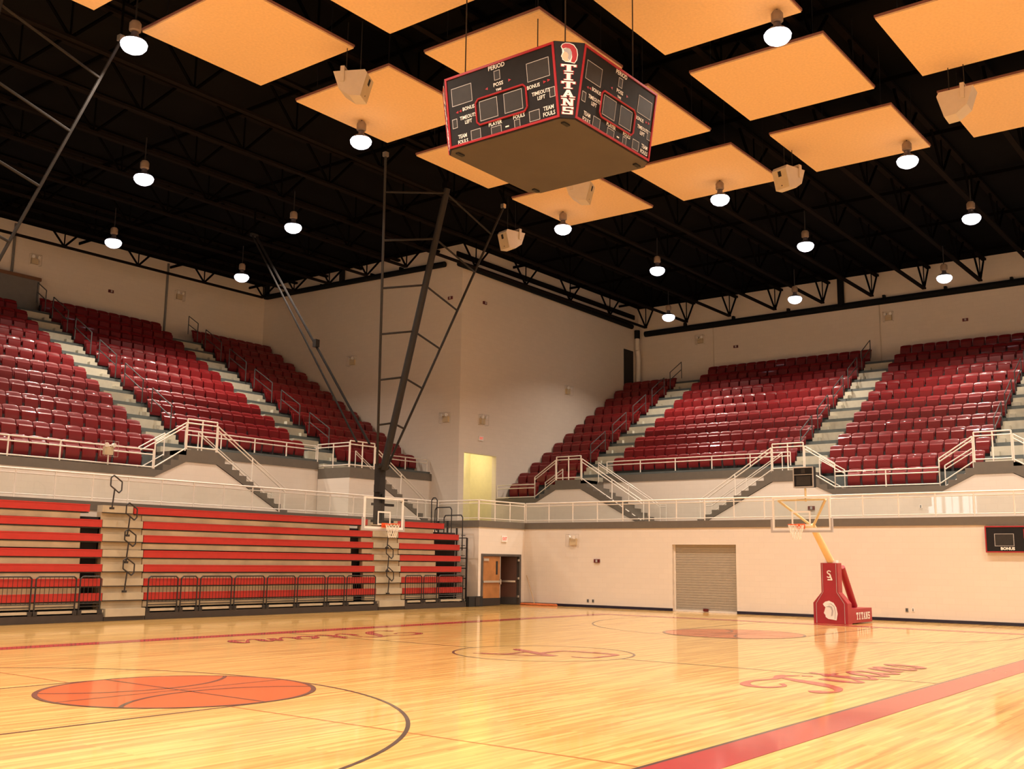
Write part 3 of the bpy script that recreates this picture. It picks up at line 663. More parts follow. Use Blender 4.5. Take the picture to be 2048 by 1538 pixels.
MB().tube((XC-.2, 32.6, 15.85), (XC-.2, 32.6, 16.58), .15, 12).build('riser', M['pipe'], p, True); MB().tube((XC-.2, 26.65, 15.8), (XC-.2, 26.65, 16.58), .15, 12).build('riser', M['pipe'], p, True)
for y in (30.2, 28.2, 24.5, 22.5): MB().box(XC-.26, XC-.02, y-.05, y+.05, 15.85, 16.02).build('bracket', M['pipe'], p)
p = thing('wall_pipe', 'black pipe along the top of the corner wall above the yellow niche', 'pipe', (26, YC-.2, 15.4))
MB().tube((18.6, YC-.2, 15.48), (34.1, YC-.2, 15.32), .14, 12).build('run', M['pipe'], p, True)
MB().box(18.6, 34.6, YC-.1, YC-.02, 15.85, 16.1).build('beam', M['joist'], p)
p = thing('drain_pipe', 'cream vertical pipe in the upper corner of the end stand', 'pipe', (34.9, 18.2, 11))
MB().path([(34.75, YC-.22, 11.0), (34.75, YC-.22, 13.6), (34.65, YC-.22, 14.0), (34.65, YC-.22, 14.7)], .14, 10).build('run', M['cream'], p, True); MB().tube((34.65, YC-.22, 14.7), (34.65, YC-.22, 15.2), .16, 10).build('collar', M['pipe'], p, True)
for lab, y, z0, z1 in (('thin grey conduit on end stand back wall left of the wide seats', 13.8, 12.3, 14.9), ('thin grey conduit on end stand back wall above the middle aisle', 4.5, 12.0, 14.9)):
    tag(MB().tube((XB-.03, y, z0), (XB-.03, y, z1), .025, 6).build('conduit', M['spk'], None, True), lab, 'conduit')
for lab, x in (('grey conduit on left back wall beside the grey booth', 4.9), ('grey conduit on the left back wall above the far aisle', 12.85)):
    tag(MB().tube((x, YB-.05, 13.0), (x, YB-.05, 16.5), .06, 6).build('conduit', M['greybox'], None, True), lab, 'conduit')
bt = thing('press_booth', 'grey booth panel with brown top at upper left edge', 'booth', (3, YB-.6, 12.7))
MB().box(-3, 5.95, YB-.6, YB-.005, 12.35, 13.95).build('panel', M['greybox'], bt); MB().box(-3, 6.0, YB-.64, YB-.005, 13.95, 14.1).build('top_trim', M['brown'], bt)

# ------------------------------------------------------------------ acoustic panels
PX = [-9.06, -4.1, .82, 5.8, 10.82]; PY = [9.33, 4.46, -.42, -5.29]
for j, y1 in enumerate(PY):
    for i, x0 in enumerate(PX):
        lab = 'tan square ceiling panel, %s row from left bleachers, %s from end wall' % (ORD[j+1], ORD[5-i])
        t = thing('acoustic_panel', lab, 'ceiling panel', (x0+1.82, y1-1.8, 14.5), 'tan ceiling panels')
        MB().box(x0, x0+3.66, y1-3.6, y1, 14.5, 14.54).build('board', M['panel'], t)
        MB().box(x0-.02, x0+3.68, y1-3.62, y1+.02, 14.541, 14.60).build('edge_frame', M['panel_edge'], t)
        for dx in (.4, 3.26):
            for dy in (.4, 3.2): MB().tube((x0+dx, y1-dy, 14.58), (x0+dx, y1-dy, ZC), .01, 4).build('hanger_wire', M['black'], t)

# ------------------------------------------------------------------ lamps
LAMPS = [(-4.56, 8.9, 13.8, 'round lamp at upper left beside the first panel'), (4.02, -3.62, 13.8, 'big round lamp at top right between panels'), (2.81, 8.75, 13.8, 'round lamp left of the scoreboard at panel edge'),
         (.87, 16.7, 13.8, 'round lamp over near seats of left stand'), (7.09, 16.65, 13.8, 'round lamp above the hanging hoop braces at left'), (4.29, 23.9, 13.8, 'small lamp near left back wall truss'), (10.47, 23.9, 13.8, 'small lamp near the black pipe at far left corner'),
         (12.96, 8.62, 13.8, 'round lamp below the farthest panel beside beige speaker'), (13.37, 2.51, 13.8, 'round lamp touching the panel row end above centre'), (13.54, -3.6, 13.8, 'round lamp below the right panel corner'),
         (20.03, 2.25, 13.8, 'round lamp alone in dark ceiling right of centre'), (19.82, 8.6, 13.8, 'round lamp in dark ceiling over corner wall'), (20.21, -3.72, 13.8, 'round lamp in dark ceiling at right edge'),
         (27.63, 5.86, 13.8, 'small lamp against the end stand back wall, middle'), (27.56, 12.4, 13.8, 'small lamp near the upper end corner'), (27.74, -.71, 13.8, 'small lamp against the back wall at right')]
def lamp(x, y, z, label):
    t = thing('ceiling_lamp', 'lit '+label, 'ceiling lamp', (x, y, z), 'round ceiling lamps')
    MB().lathe([(.02, -.17), (.14, -.155), (.24, -.10), (.30, -.02), (.315, .06), (.28, .12)], (x, y, z), 20).build('lens', M['lens'], t, True)
    MB().lathe([(.275, .121), (.20, .20), (.10, .25), (.08, .36)], (x, y, z), 20).build('shade', M['lamp_shade'], t, True)
    MB().lathe([(.11, .37), (.14, .40), (.14, .58), (.10, .64)], (x, y, z), 14).build('ballast', M['ballast'], t, True)
    MB().tube((x, y, z+.64), (x, y, 15.25), .02, 6).build('hanger', M['black'], t)
    l = bpy.data.lights.new('lamp_light', 'AREA'); l.shape = 'DISK'; l.size = .5; l.energy = LAMP_W; l.color = LAMP_C; l.spread = math.radians(136)
    o = bpy.data.objects.new('lamp_light', l); COL.objects.link(o); o.location = (0, 0, -.20); o.parent = t
for a in LAMPS: lamp(*a)
for q_x, x in enumerate((-23.0, -17.0, -11.0, -4.6, 4.0, 13.4, 20.1, 27.6)):  # unseen lamps continuing the rows, added to light the hall
    for q_y, y in enumerate((23.9, 16.7, 8.8, 2.5, -3.6, -9.8, -14.5)):
        if x > 18 and y > 16: continue
        if any(abs(x-a[0]) < 3.2 and abs(y-a[1]) < 4.0 for a in LAMPS): continue
        q = project((x, y, 13.8))
        if q and -60 < q[0] < 2108 and -60 < q[1] < 1600: continue
        q = project((x, y, -13.6))
        if q and -60 < q[0] < 2108 and -60 < q[1] < 1640: continue
        lamp(x, y, 13.8, 'round lamp beyond the photo edge, %s column of lamps, %s row' % (ORD[q_x+1], ORD[q_y+1]))
nl = bpy.data.lights.new('niche_light', 'AREA'); nl.size = .7; nl.energy = 85; nl.color = (1, .9, .64)
nt_ = thing('niche_lamp', 'recessed lamp lighting the yellow niche beside the corner', 'ceiling lamp', ((NX0+NX1)/2-.4, YC+.32, NZ+.38))
MB().box((NX0+NX1)/2-.8, (NX0+NX1)/2, YC+.252, YC+.30, NZ+.28, NZ+.48).build('housing', M['white'], nt_)
no = bpy.data.objects.new('lamp_light', nl); COL.objects.link(no); no.location = (0, .0, 0); no.rotation_euler = (math.radians(50), 0, 0); no.parent = nt_

# ------------------------------------------------------------------ hanging speakers
def speaker(label, c, yaw, tilt=0.0, k=1.0):
    t = thing('hanging_speaker', label, 'speaker', c, 'beige hanging speakers')
    Mx = Matrix.Translation(c) @ Matrix.Rotation(math.radians(yaw), 4, 'Z') @ Matrix.Scale(k, 4)
    # side profile (depth, height): grille leans down at the front
    pr = [(-.42, .32), (.40, .32), (.46, .22), (.30, -.36), (.02, -.34), (-.26, -.14)]
    MB().prism([Mx @ Vector((d, -.27, z)) for d, z in pr], [Mx @ Vector((d, .27, z)) for d, z in pr]).build('cabinet', M['spk'], t)
    n = Vector((.58, 0, -.16)).normalized(); g = MB()
    for dz in (0,):
        a = Vector((.455, 0, .20)); b = Vector((.305, 0, -.34)); off = n*.006
        g.poly([Mx @ (p+off+Vector((0, y, 0))) for p, y in ((a, -.25), (a, .25), (b, .25), (b, -.25))])
    g.build('grille', M['emer'], t)
    s = MB(); off = n*.012
    def on(u, v): return Mx @ (Vector((.455, 0, .20)).lerp(Vector((.305, 0, -.34)), v)+off+Vector((0, u, 0)))
    s.poly([on(-.06, .06), on(.06, .06), on(.06, .36), on(-.06, .36)]); s.poly([on(-.02, .82), on(.02, .82), on(.02, .88), on(-.02, .88)])
    s.build('port', M['dark'], t)
    b = MB()
    for y in (-.295, .295): b.box(-.22, -.12, y-.02, y+.02, .02, .42, Mx)
    b.box(-.22, -.12, -.3, .3, .40, .44, Mx); b.build('bracket', M['spk'], t)
    h = MB(); 
    for d in (-.17, .2): p0 = Mx @ Vector((d, 0, .32)); h.tube(p0, (p0.x, p0.y, 15.2), .012, 5)
    h.build('hanger_rod', M['steel'], t)
speaker('beige speaker hanging left of the scoreboard before a panel', (-.46, 5.7, 13.45), -62, k=1.0)
speaker('beige speaker hanging just below the scoreboard bottom', (9.3, 5.45, 13.5), -72)
speaker('small beige speaker hanging in dark ceiling below the scoreboard', (12.2, 10.4, 13.5), 165)
speaker('beige speaker hanging below the right row of panels', (12.1, -.45, 13.5), 163)
speaker('beige speaker hanging at right edge turned away', (9.37, -6.15, 13.45), 92)

# ------------------------------------------------------------------ center scoreboard
sc = thing('center_scoreboard', 'black four-sided scoreboard hanging from the ceiling over center court', 'scoreboard', (-.19, -.19, 10.3))
cx = cy = -.19; hb, wb, zb = 1.61, 1.39, 10.3; ht, wt, zt = 1.84, 1.42, 11.79
def octo(h, w_, z): return [Vector((cx+x, cy+y, z)) for x, y in ((-h, -w_), (-w_, -h), (w_, -h), (h, -w_), (h, w_), (w_, h), (-w_, h), (-h, w_))]
MB().prism(octo(hb, wb, zb), octo(ht, wt, zt)).build('housing', M['sb'], sc)
bm_ = MB(); bm_.prism(octo(hb-.02, wb-.01, zb-.02), octo(hb-.02, wb-.01, zb-.001)); bm_.build('bottom_panel', M['sb_bottom'], sc)
cr = MB()
for x, y in ((-1.35, -1.35), (1.35, -1.35), (1.35, 1.35), (-1.35, 1.35)): cr.box(cx+x-.1, cx+x+.1, cy+y-.04, cy+y+.04, zb-.05, zb-.021)
cr.build('corner_plate', M['dark'], sc)
def face_frame(deg):
    R = Matrix.Rotation(math.radians(deg), 3, 'Z')
    n0 = Vector((0, -1, 0)); b0 = Vector((0, -hb, zb)); t0 = Vector((0, -ht, zt))
    V = (t0-b0).normalized(); U = Vector((1, 0, 0)); N = U.cross(V)
    o = (b0+t0)/2
    U, V, N, o = R @ U, R @ V, R @ N, R @ o
    o = o+Vector((cx, cy, 0)); h = (t0-b0).length
    return Matrix(((U.x, V.x, N.x, o.x), (U.y, V.y, N.y, o.y), (U.z, V.z, N.z, o.z), (0, 0, 0, 1))), h
def score_face(deg, label):
    F, h = face_frame(deg); Wd = 2*wb+.02
    fr = MB()
    def r_(mb, x0, x1, y0, y1, z): mb.prism([F @ Vector(p) for p in ((x0, y0, .0), (x1, y0, .0), (x1, y1, .0), (x0, y1, .0))], [F @ Vector(p) for p in ((x0, y0, z), (x1, y0, z), (x1, y1, z), (x0, y1, z))])
    bz = .045; a, b = Wd/2, h/2-.01
    r_(fr, -a, a, b-bz, b, .02); r_(fr, -a, a, -b, -b+bz, .02); r_(fr, -a, -a+bz, -b+bz, b-bz, .02); r_(fr, a-bz, a, -b+bz, b-bz, .02)
    # rounded red frame around the clock
    def uv(u, v): return ((u-.5)*Wd, (.5-v)*h)
    x0, y1 = uv(.275, .43); x1, y0 = uv(.735, .785); c = .07
    ring = [(x0+c, y0), (x1-c, y0), (x1, y0+c), (x1, y1-c), (x1-c, y1), (x0+c, y1), (x0, y1-c), (x0, y0+c)]
    for i in range(8):
        p, q = Vector((*ring[i], .012)), Vector((*ring[(i+1) % 8], .012)); fr.tube(F @ p, F @ q, .02, 6)
    face = fr.build('face_trim', M['sb_red'], sc); face['label'] = label
    def win(u, v, w_, hh, digits=1):
        dg = MB(); fm = MB(); x, y = uv(u, v); w2, h2 = w_*Wd/2, hh*h/2; t = .012
        dg.poly([F @ Vector(p) for p in ((x-w2, y-h2, .003), (x+w2, y-h2, .003), (x+w2, y+h2, .003), (x-w2, y+h2, .003))])
        for (a0, a1, b0, b1) in ((x-w2, x+w2, y+h2-t, y+h2), (x-w2, x+w2, y-h2, y-h2+t), (x-w2, x-w2+t, y-h2+t, y+h2-t), (x+w2-t, x+w2, y-h2+t, y+h2-t)):
            fm.poly([F @ Vector(p) for p in ((a0, b0, .006), (a1, b0, .006), (a1, b1, .006), (a0, b1, .006))])
        dg.build('digit_window', M['digit'], face); fm.build('digit_frame', M['frame'], face)
    for a in ((.15, .30, .195, .25), (.85, .30, .195, .25), (.49, .19, .055, .13), (.39, .605, .165, .27), (.615, .605, .165, .27), (.065, .665, .048, .13), (.955, .645, .048, .13), (.255, .895, .092, .14), (.79, .88, .092, .14), (.445, .925, .095, .12), (.635, .92, .052, .12)): win(*a)
    for s, u, v, sz, wd in (('PERIOD', .49, .075, .12, .44), ('POSS', .495, .315, .10, .26), ('TIME', .495, .39, .06, .15), ('BONUS', .205, .505, .10, .33), ('BONUS', .80, .50, .10, .33), ('TIMEOUTS\nLEFT', .195, .655, .10, .46), ('TIMEOUTS\nLEFT', .86, .64, .10, .46), ('TEAM\nFOULS', .13, .905, .11, .28), ('TEAM\nFOULS', .915, .875, .11, .30), ('PLAYER', .44, .828, .10, .36), ('FOULS', .655, .828, .10, .30)):
        x, y = uv(u, v); text('lettering', s, sz*1.05, M['white'], face, F @ Matrix.Translation((x, y, .008)), wd*.95, .002)
    x, y = uv(.545, .915); d_ = MB(); d_.poly([F @ Vector((x+p, y+q, .008)) for p, q in ((-.045, -.014), (.045, -.014), (.045, .014), (-.045, .014))]); d_.build('dash', M['white'], face)
    ar = MB()
    for u, v, sg in ((.385, .33, -1), (.60, .31, 1), (.095, .52, -1), (.125, .515, -1), (.90, .485, 1), (.935, .48, 1)):
        x, y = uv(u, v); ar.poly([F @ Vector((x+p*sg, y+q, .007)) for p, q in ((-.035, -.03), (.035, 0), (-.035, .03))])
    ar.build('arrow', M['sb_red'], face)
score_face(0, 'score face toward the near sideline'); score_face(90, 'score face toward the end wall'); score_face(180, 'score face toward the left bleachers'); score_face(270, 'score face turned to the left of the photo')
for deg in (-45, 45, 135, 225):
    R = Matrix.Rotation(math.radians(deg), 3, 'Z')
    b0 = Vector((0, -(hb+wb)/math.sqrt(2), zb)); t0 = Vector((0, -(ht+wt)/math.sqrt(2), zt)); V = (t0-b0).normalized(); U = Vector((1, 0, 0)); N = U.cross(V); o = (b0+t0)/2; h = (t0-b0).length
    U, V, N, o = R @ U, R @ V, R @ N, R @ o+Vector((cx, cy, 0))
    F = Matrix(((U.x, V.x, N.x, o.x), (U.y, V.y, N.y, o.y), (U.z, V.z, N.z, o.z), (0, 0, 0, 1)))
    wm = MB(); rm = MB()
    for k, ch in enumerate('TITANS'):
        G = F @ Matrix.Translation((0, .23-k*.167, 0)); wd = .30-.012*k if ch != 'I' else .27
        slab(rm, ch, G, wd, .145, .28, .003); slab(wm, ch, G, wd, .145, 0, .008)
    rm.build('letter_outline', M['sb_red'], sc); wm.build('vertical_lettering', M['white'], sc)
    G = F @ Matrix.Translation((.0, .535, 0)); kk = .0023
    for nm, pts, mt, lift in (('emblem_outline', OUTL, 'white', .004), ('emblem_crest', CREST, 'sb_red', .008), ('emblem_helmet', HELM, 'silver', .009), ('emblem_face', FACE, 'skin', .0085)):
        g = MB(); logo(g, pts, G, 1180, 217, kk, lift); g.build(nm, M[mt], sc)
for x, y in ((-1.3, -1.3), (1.3, -1.3), (1.3, 1.3), (-1.3, 1.3)): MB().tube((cx+x, cy+y, zt), (cx+x, cy+y, ZC), .014, 5).build('suspension_cable', M['black'], sc)
sc2 = MB(); sc2.tube((cx, cy, zt), (cx, cy, 12.4), .03, 6); sc2.build('conduit', M['black'], sc)

# ------------------------------------------------------------------ hoops
def backboard(t, F, w_=1.83, h=1.03):
    """F: frame with X across, Y up, Z toward the court; origin at board bottom centre"""
    b = MB(); b.box(-w_/2, w_/2, 0, h, -.03, 0, F); g = b.build('glass_board', M['board'], t)
    f = MB(); k = .05
    f.box(-w_/2, w_/2, 0, k*1.5, -.045, .012, F); f.box(-w_/2, w_/2, h-k, h, -.045, .012, F); f.box(-w_/2, -w_/2+k, k*1.5, h-k, -.045, .012, F); f.box(w_/2-k, w_/2, k*1.5, h-k, -.045, .012, F); f.build('board_frame', M['white'], t)
    s = MB(); k = .05; a = .30; y0, y1 = .13, .58
    s.box(-a, a, y0, y0+k, .002, .008, F); s.box(-a, a, y1-k, y1, .002, .008, F); s.box(-a, -a+k, y0+k, y1-k, .002, .008, F); s.box(a-k, a, y0+k, y1-k, .002, .008, F); s.build('target_square', M['white'], t)
    p = MB(); p.box(-w_/2-.05, w_/2+.05, -.06, 0, -.06, .03, F); p.box(-w_/2-.05, -w_/2, 0, .36, -.06, .03, F); p.box(w_/2, w_/2+.05, 0, .36, -.06, .03, F); p.build('edge_pad', M['pad'], t)
    r = MB(); R0 = .23; c = Vector((0, .16, .40)); n = 24
    r.path([F @ (c+Vector((R0*math.cos(2*math.pi*i/n), 0, R0*math.sin(2*math.pi*i/n)))) for i in range(n)], .014, 6, True)
    r.box(-.12, .12, .05, .20, .01, .05, F); r.box(-.10, .10, .12, .17, .05, .20, F); rm_ = r.build('rim', M['rim'], t, True)
    nt = MB(); lv = [(0, .23), (-.12, .205), (-.24, .165), (-.36, .135), (-.44, .125)]; k = 12
    for j in range(len(lv)-1):
        for i in range(k):
            for d in (-.5, .5):
                a0 = 2*math.pi*(i+.5*(j % 2))/k; a1 = a0+2*math.pi*d/k
                p0 = c+Vector((lv[j][1]*math.cos(a0), lv[j][0], lv[j][1]*math.sin(a0))); p1 = c+Vector((lv[j+1][1]*math.cos(a1), lv[j+1][0], lv[j+1][1]*math.sin(a1)))
                nt.tube(F @ p0, F @ p1, .009, 4)
    nt.build('net', M['net'], t)
def hung_goal(x0, label):
    t = thing('hanging_hoop', label, 'basketball hoop', (x0, 12, 2.8), 'ceiling hung hoops')
    F = Matrix(((1, 0, 0, x0), (0, 0, -1, 12.0), (0, 1, 0, 2.79), (0, 0, 0, 1)))
    backboard(t, F)
    yw = lambda z: 11.78-(z-6.16)*.281
    wz = lambda z: .62+(z-6.16)*.294
    MB().tube((x0, 12.1, 4.75), (x0, yw(14.0), 14.0), .13, 10, .11).build('mast', M['steel'], t, True)
    m_ = MB(); m_.box(x0-.13, x0+.13, 12.12, 12.38, 2.95, 4.95); m_.box(x0-.22, x0-.10, 12.05, 12.3, 4.0, 4.25); m_.tube((x0-.25, 12.15, 4.85), (x0+.25, 12.15, 4.85), .09, 8); m_.box(x0-.05, x0+.05, 12.05, 12.14, 2.9, 3.95); m_.build('stem', M['steel'], t)
    MB().box(x0-.5, x0+.5, 12.04, 12.12, 3.0, 3.08).box(x0-.5, x0+.5, 12.04, 12.12, 3.55, 3.63).build('board_bracket', M['steel'], t)
    for sx in (-1, 1):
        MB().tube((x0+sx*wz(4.9), yw(4.9)+.02, 4.9), (x0+sx*wz(14.15), yw(14.15), 14.15), .042, 8).build('side_pole', M['steel'], t, True)
        MB().box(x0+sx*wz(14.15)-.07, x0+sx*wz(14.15)+.07, yw(14.15)-.07, yw(14.15)+.07, 14.15, 14.29).build('pole_clamp', M['chrome'], t)
        MB().tube((x0+sx*wz(14.15), yw(14.15), 14.29), (x0+sx*wz(14.15), yw(14.15), 15.3), .03, 6).build('hanger', M['web'], t)
    MB().box(x0-.12, x0+.12, yw(14)-.12, yw(14)+.12, 14.0, 14.2).tube((x0, yw(14), 14.2), (x0, yw(14), 15.3), .04, 6).build('hanger', M['web'], t)
    for z, zm in ((6.16, 6.29), (7.56, 7.80), (8.96, 9.31), (10.34, 10.83), (11.75, 12.35), (13.15, 13.85)):
        MB().path([(x0-wz(z), yw(z), z), (x0, yw(zm), zm), (x0+wz(z), yw(z), z)], .035, 6).build('crossbar', M['steel'], t, True)
    for sx in (-1, 1): MB().tube((x0+sx*.3, 13.1, 5.7), (x0+sx*.1, 19.54, 14.2), .035 if sx < 0 else .045, 6).build('back_brace', M['brace'], t, True)
    MB().tube((x0, 19.54, 14.2), (x0, 19.54, 15.3), .04, 6).build('hanger', M['web'], t)
    MB().box(x0-.16, x0+.16, 19.48, 19.6, 14.14, 14.26).build('brace_knuckle', M['steel'], t)
    MB().box(x0+.13, x0+.31, 15.85, 16.02, 9.38, 9.66).build('brace_joint', M['steel'], t)
hung_goal(7.6, 'glass backboard hoop hung from the ceiling before the left bleachers')
hung_goal(-7.5, 'dark hoop frame with crossbars hanging at the upper left corner')

pg = thing('portable_hoop', 'portable basketball hoop on a padded crimson base before the end wall', 'basketball hoop', (15.3, -.1, 0))
YP = -.08
F = Matrix(((0, 0, -1, 13.1), (-1, 0, 0, YP), (0, 1, 0, 2.83), (0, 0, 0, 1)))
backboard(pg, F, 1.83, 1.02)
pr = [(-.55, 0), (.55, 0), (.55, .64), (.27, .97), (.27, 1.88), (-.27, 1.88), (-.27, .97), (-.55, .64)]
fp = MB().prism([(15.2, YP+y, z) for y, z in pr], [(15.55, YP+y, z) for y, z in pr]).build('front_pad', M['crimson'], pg)
MB().path([(15.195, YP+y*.82, z) for y, z in ((-.55, .02), (-.55, .63), (-.27, .98), (-.27, 1.86))], .008, 4).path([(15.195, YP+y*.82, z) for y, z in ((.55, .02), (.55, .63), (.27, .98), (.27, 1.86))], .008, 4).build('piping', M['pad'], fp)
LF = Matrix(((0, 0, -1, 15.19), (-1, 0, 0, YP), (0, 1, 0, .42), (0, 0, 0, 1)))
g = MB(); logo(g, PROFILE, LF, 1068, 1407, .0042, .004); g.build('emblem', M['white'], fp)
g = MB()
for pts in ([(1032, 1384), (1060, 1372), (1082, 1380), (1090, 1410), (1084, 1445), (1072, 1450), (1079, 1410), (1070, 1388), (1052, 1384)], [(1040, 1364), (1075, 1356), (1100, 1376), (1108, 1420), (1103, 1470), (1099, 1470), (1103, 1420), (1095, 1380), (1073, 1362)]): logo(g, pts, LF, 1068, 1407, .0042, .006)
g.build('emblem_lines', M['pad'], fp)
LF2 = Matrix(((0, 0, -1, 15.19), (-1, 0, 0, YP), (0, 1, 0, 1.5), (0, 0, 0, 1)))
g = MB()
def rib3(mb, pts, Mx, s):
    q = spline(pts)
    for i in range(len(q)-1):
        a, b = q[i], q[i+1]; d = Vector((b[0]-a[0], b[1]-a[1])); d = d.normalized() if d.length else Vector((1, 0)); n_ = Vector((-d.y, d.x))
        mb.poly([Mx @ Vector((p[0]*s+n_.x*p[2]*s*sg, p[1]*s+n_.y*p[2]*s*sg, .005+i*.00005)) for p, sg in ((a, .5), (a, -.5), (b, -.5), (b, .5))])
rib3(g, [(.4, .75, .22), (0, 1.0, .25), (-.4, .75, .28), (-.25, .4, .28), (.2, .15, .28), (.3, -.25, .28), (-.1, -.5, .25), (-.5, -.3, .2)], LF2, .14); rib3(g, [(.1, .4, .2), (.3, -.3, .32), (.6, -1.0, .3)], LF2, .14); rib3(g, [(-.4, -1, .25), (.7, -1, .25)], LF2, .14)
g.build('monogram', M['white'], fp)
bx = MB().box(15.55, 17.35, YP-.55, YP+.55, .03, .47).build('rear_base', M['crimson'], pg)
tx = MB()
for k, ch in enumerate('TITANS'): slab(tx, ch, Matrix(((1, 0, 0, 16.0+k*.21), (0, 0, -1, YP-.553), (0, 1, 0, .24), (0, 0, 0, 1))), .19, .22, 0, .003)
tx.build('base_lettering', M['white'], bx)
MB().tube((16.0, YP-.1, 1.75), (17.0, YP-.1, .5), .11, 10).build('strut_pad', M['crimson'], pg, True)
MB().tube((15.5, YP-.1, 1.95), (16.05, YP-.1, 1.7), .04, 6).build('strut_rod', M['arm'], pg, True)
MB().box(15.3, 15.5, YP-.2, YP+.2, 1.88, 1.97).build('neck_cap', M['white'], pg)
MB().tube((15.4, YP, 1.9), (13.95, YP, 3.0), .12, 10, .10).build('main_arm', M['arm'], pg, True)
MB().tube((14.0, YP, 2.97), (13.17, YP, 2.97), .06, 8).tube((14.0, YP, 2.97), (13.17, YP+.75, 3.75), .04, 8).tube((14.0, YP, 2.97), (13.17, YP-.75, 3.75), .04, 8).tube((13.17, YP+.75, 3.75), (13.17, YP-.75, 3.75), .03, 8).build('board_brace', M['arm'], pg, True)
MB().tube((13.2, YP-.12, 3.7), (13.2, YP-.12, 4.1), .03, 6).build('clock_post', M['arm'], pg, True)
ck = MB().box(13.12, 13.32, YP-.42, YP+.22, 4.12, 4.74).build('shot_clock', M['sb'], pg)
fr = MB()
for a in ((YP-.42, YP+.22, 4.12, 4.15), (YP-.42, YP+.22, 4.71, 4.74), (YP-.42, YP-.39, 4.15, 4.71), (YP+.19, YP+.22, 4.15, 4.71), (YP-.39, YP+.19, 4.5, 4.515)): fr.box(13.10, 13.12, *a)
fr.build('clock_frame', M['frame'], ck); MB().box(13.11, 13.12, YP-.32, YP+.12, 4.18, 4.46).box(13.11, 13.12, YP-.16, YP-.04, 4.55, 4.68).build('digit_window', M['digit'], ck)

# ------------------------------------------------------------------ wall scoreboard and fixtures
ws = thing('wall_scoreboard', 'black scoreboard with red border on the end wall at right edge', 'scoreboard', (XW-.06, -5, 2.7))
MB().box(XW-.12, XW-.003, -7.3, -3.86, 2.28, 3.12).build('housing', M['sb'], ws)
f = MB(); f.box(XW-.135, XW-.12, -7.3, -3.86, 3.08, 3.12); f.box(XW-.135, XW-.12, -7.3, -3.86, 2.28, 2.32); f.box(XW-.135, XW-.12, -3.90, -3.86, 2.32, 3.08); f.box(XW-.135, XW-.12, -5.05, -5.01, 2.72, 3.02); f.build('red_border', M['sb_red'], ws)
f = MB()
for a in ((-4.72, -4.14, 2.86, 2.875), (-4.72, -4.14, 2.48, 2.495), (-4.72, -4.705, 2.495, 2.86), (-4.155, -4.14, 2.495, 2.86)): f.box(XW-.13, XW-.12, *a)
f.build('digit_frame', M['frame'], ws); MB().box(XW-.124, XW-.12, -4.7, -4.16, 2.5, 2.855).build('digit_window', M['digit'], ws)
text('lettering', 'BONUS', .12, M['white'], ws, Matrix(((0, 0, -1, XW-.126), (-1, 0, 0, -4.52), (0, 1, 0, 2.4), (0, 0, 0, 1))), .42, .006)

def wallbox(o, n, u, w_, h, d, name=None):   # local frame on a wall: n outward, u across
    n = Vector(n); u = Vector(u); v = Vector((0, 0, 1)); o = Vector(o)
    return Matrix(((u.x, v.x, n.x, o.x), (u.y, v.y, n.y, o.y), (u.z, v.z, n.z, o.z), (0, 0, 0, 1)))
NX, NY = (-1, 0, 0), (0, -1, 0); UX, UY = (0, -1, 0), (1, 0, 0)
def emergency(label, o, n, u):
    F = wallbox(o, n, u, 0, 0, 0); t = thing('emergency_light', label, 'emergency light', o, 'two-headed emergency lights')
    MB().box(-.16, .16, -.16, .10, 0, .10, F).build('battery_box', M['emer'], t)
    for sx in (-1, 1):
        h = MB(); c = F @ Vector((sx*.11, .17, .10)); e_ = F @ Vector((sx*.14, .15, .19)); h.tube(c, e_, .05, 10, .075)
        h.tube(F @ Vector((sx*.11, .09, .06)), c, .015, 6); h.build('lamp_head', M['white'], t, True)
    g = MB()
    for x in (-.24, .24): g.tube(F @ Vector((x, -.22, .0)), F @ Vector((x, .27, .0)), .006, 4); g.tube(F @ Vector((x, -.22, .24)), F @ Vector((x, .27, .24)), .006, 4); g.tube(F @ Vector((x, .27, 0)), F @ Vector((x, .27, .24)), .006, 4); g.tube(F @ Vector((x, -.22, 0)), F @ Vector((x, -.22, .24)), .006, 4)
    for z in (-.22, 0, .27): g.tube(F @ Vector((-.24, z, .24)), F @ Vector((.24, z, .24)), .006, 4)
    g.build('wire_guard', M['chrome'], t)
emergency('emergency light on left back wall beside the booth', (5.9, YB, 15.0), NY, UY)
emergency('emergency light on left back wall under the truss end', (13.6, YB, 14.95), NY, UY)
emergency('emergency light on corner wall behind the hoop braces', (XC, 25.8, 11.65), NX, UX)
emergency('emergency light just left of the corner edge', (XC, 19.45, 8.3), NX, UX)
emergency('emergency light just right of the corner edge above exit sign', (20.72, YC, 8.33), NY, UY)
emergency('emergency light on corner wall above the end stand steps', (27.8, YC, 10.7), NY, UY)
emergency('emergency light on end back wall above the corner seats', (XB, 14.6, 14.25), NX, UX)
emergency('emergency light on end back wall above the middle aisle', (XB, 4.05, 14.2), NX, UX)
emergency('emergency light low on the end wall near the doors', (XW, 12.2, 2.66), NX, UX)
emergency('emergency light on the front railing of the nearest left seats', (1.35, YF-.02, Z0+.5), NY, UY)
def strobe(label, o, n, u):
    F = wallbox(o, n, u, 0, 0, 0); t = thing('alarm_strobe', label, 'fire alarm', o, 'dark red alarm strobes')
    MB().box(-.13, .13, -.07, .07, 0, .06, F).build('body', M['sred'], t); MB().box(-.03, .05, -.05, .05, .06, .09, F).build('lens', M['pad'], t)
strobe('dark red alarm on the left back wall', (9.8, YB, 14.4), NY, UY)
strobe('dark red alarm on corner wall left of the edge', (XC, 19.35, 14.05), NX, UX)
strobe('dark red alarm on corner wall right of the edge', (20.77, YC, 14.05), NY, UY)
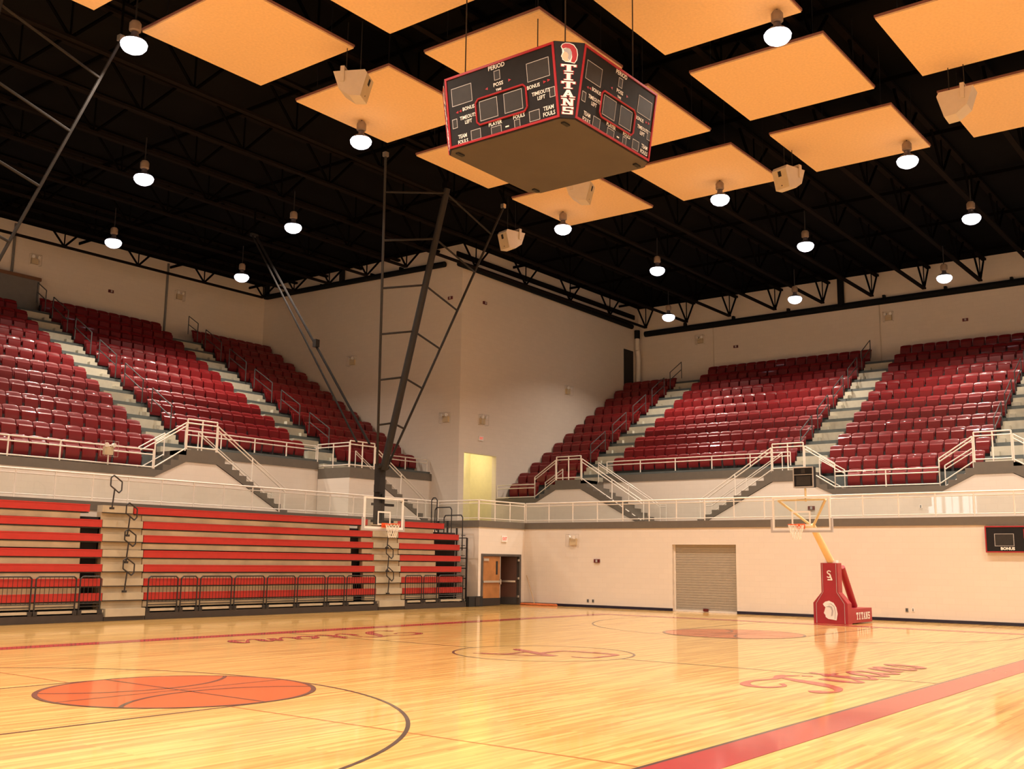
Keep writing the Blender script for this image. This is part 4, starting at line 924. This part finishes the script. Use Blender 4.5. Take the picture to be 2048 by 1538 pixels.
strobe('dark alarm on end back wall above the wide seats', (XB, 12.45, 13.65), NX, UX)
strobe('dark red alarm on end back wall at right', (XB, .4, 13.6), NX, UX)
strobe('dark red alarm low on the end wall left of the roll-up door', (XW, 11.05, 1.86), NX, UX)
strobe('red alarm on concourse wall seen through the portable backboard', (XF, 3.1, 3.98), NX, UX)
def exit_sign(label, o, n, u, s=1.0):
    F = wallbox(o, n, u, 0, 0, 0); t = thing('exit_sign', label, 'exit sign', o, 'exit signs')
    MB().box(-.16*s, .16*s, -.11*s, .11*s, 0, .05, F).build('box', M['white'], t)
    text('lettering', 'EXIT', .15*s, M['exitred'], t, F @ Matrix.Translation((0, 0, .055)), .25*s, .004)
exit_sign('lit exit sign above the yellow niche', (20.66, YC, 7.48), NY, UY)
exit_sign('exit sign above the wooden double doors', (17.55, YD, 2.72), NY, UY, 1.15)
for lab, o in (('left wall outlet of the pair beside the mop', (XW, 11.5, .26)), ('right wall outlet of the pair beside the mop', (XW, 11.25, .26)), ('left wall outlet of the pair right of portable hoop', (XW, -1.24, .37)), ('right wall outlet of the pair right of portable hoop', (XW, -1.44, .38)), ('outlet on concourse wall seen through the glass railing', (XF, -1.0, 3.95))):
    F = wallbox(o, NX, UX, 0, 0, 0); t = thing('wall_outlet', lab, 'outlet', o, 'wall outlets')
    MB().box(-.045, .045, -.06, .06, 0, .015, F).build('cover_plate', M['greybox' if 'left' in lab or 'mop' in lab else 'white'], t); MB().box(-.02, .02, .01, .04, .015, .018, F).box(-.02, .02, -.04, -.01, .015, .018, F).build('socket', M['dark'], t)
mp = thing('dust_mop', 'long-handled orange dust mop leaning on the end wall beside the doors', 'mop', (XW-.3, 13.9, 0))
MB().tube((XW-.03, 14.6, 1.22), (XW-.33, 13.95, .06), .014, 8).build('handle', M['stick'], mp, True)
hd = MB()
for k in range(24): y = 12.9+k*.075; hd.lathe([(.02, .002), (.085, .01), (.09, .05), (.03, .09)], (XW-.3, y, 0), 8)
hd.build('mop_head', M['mop'], mp, True)
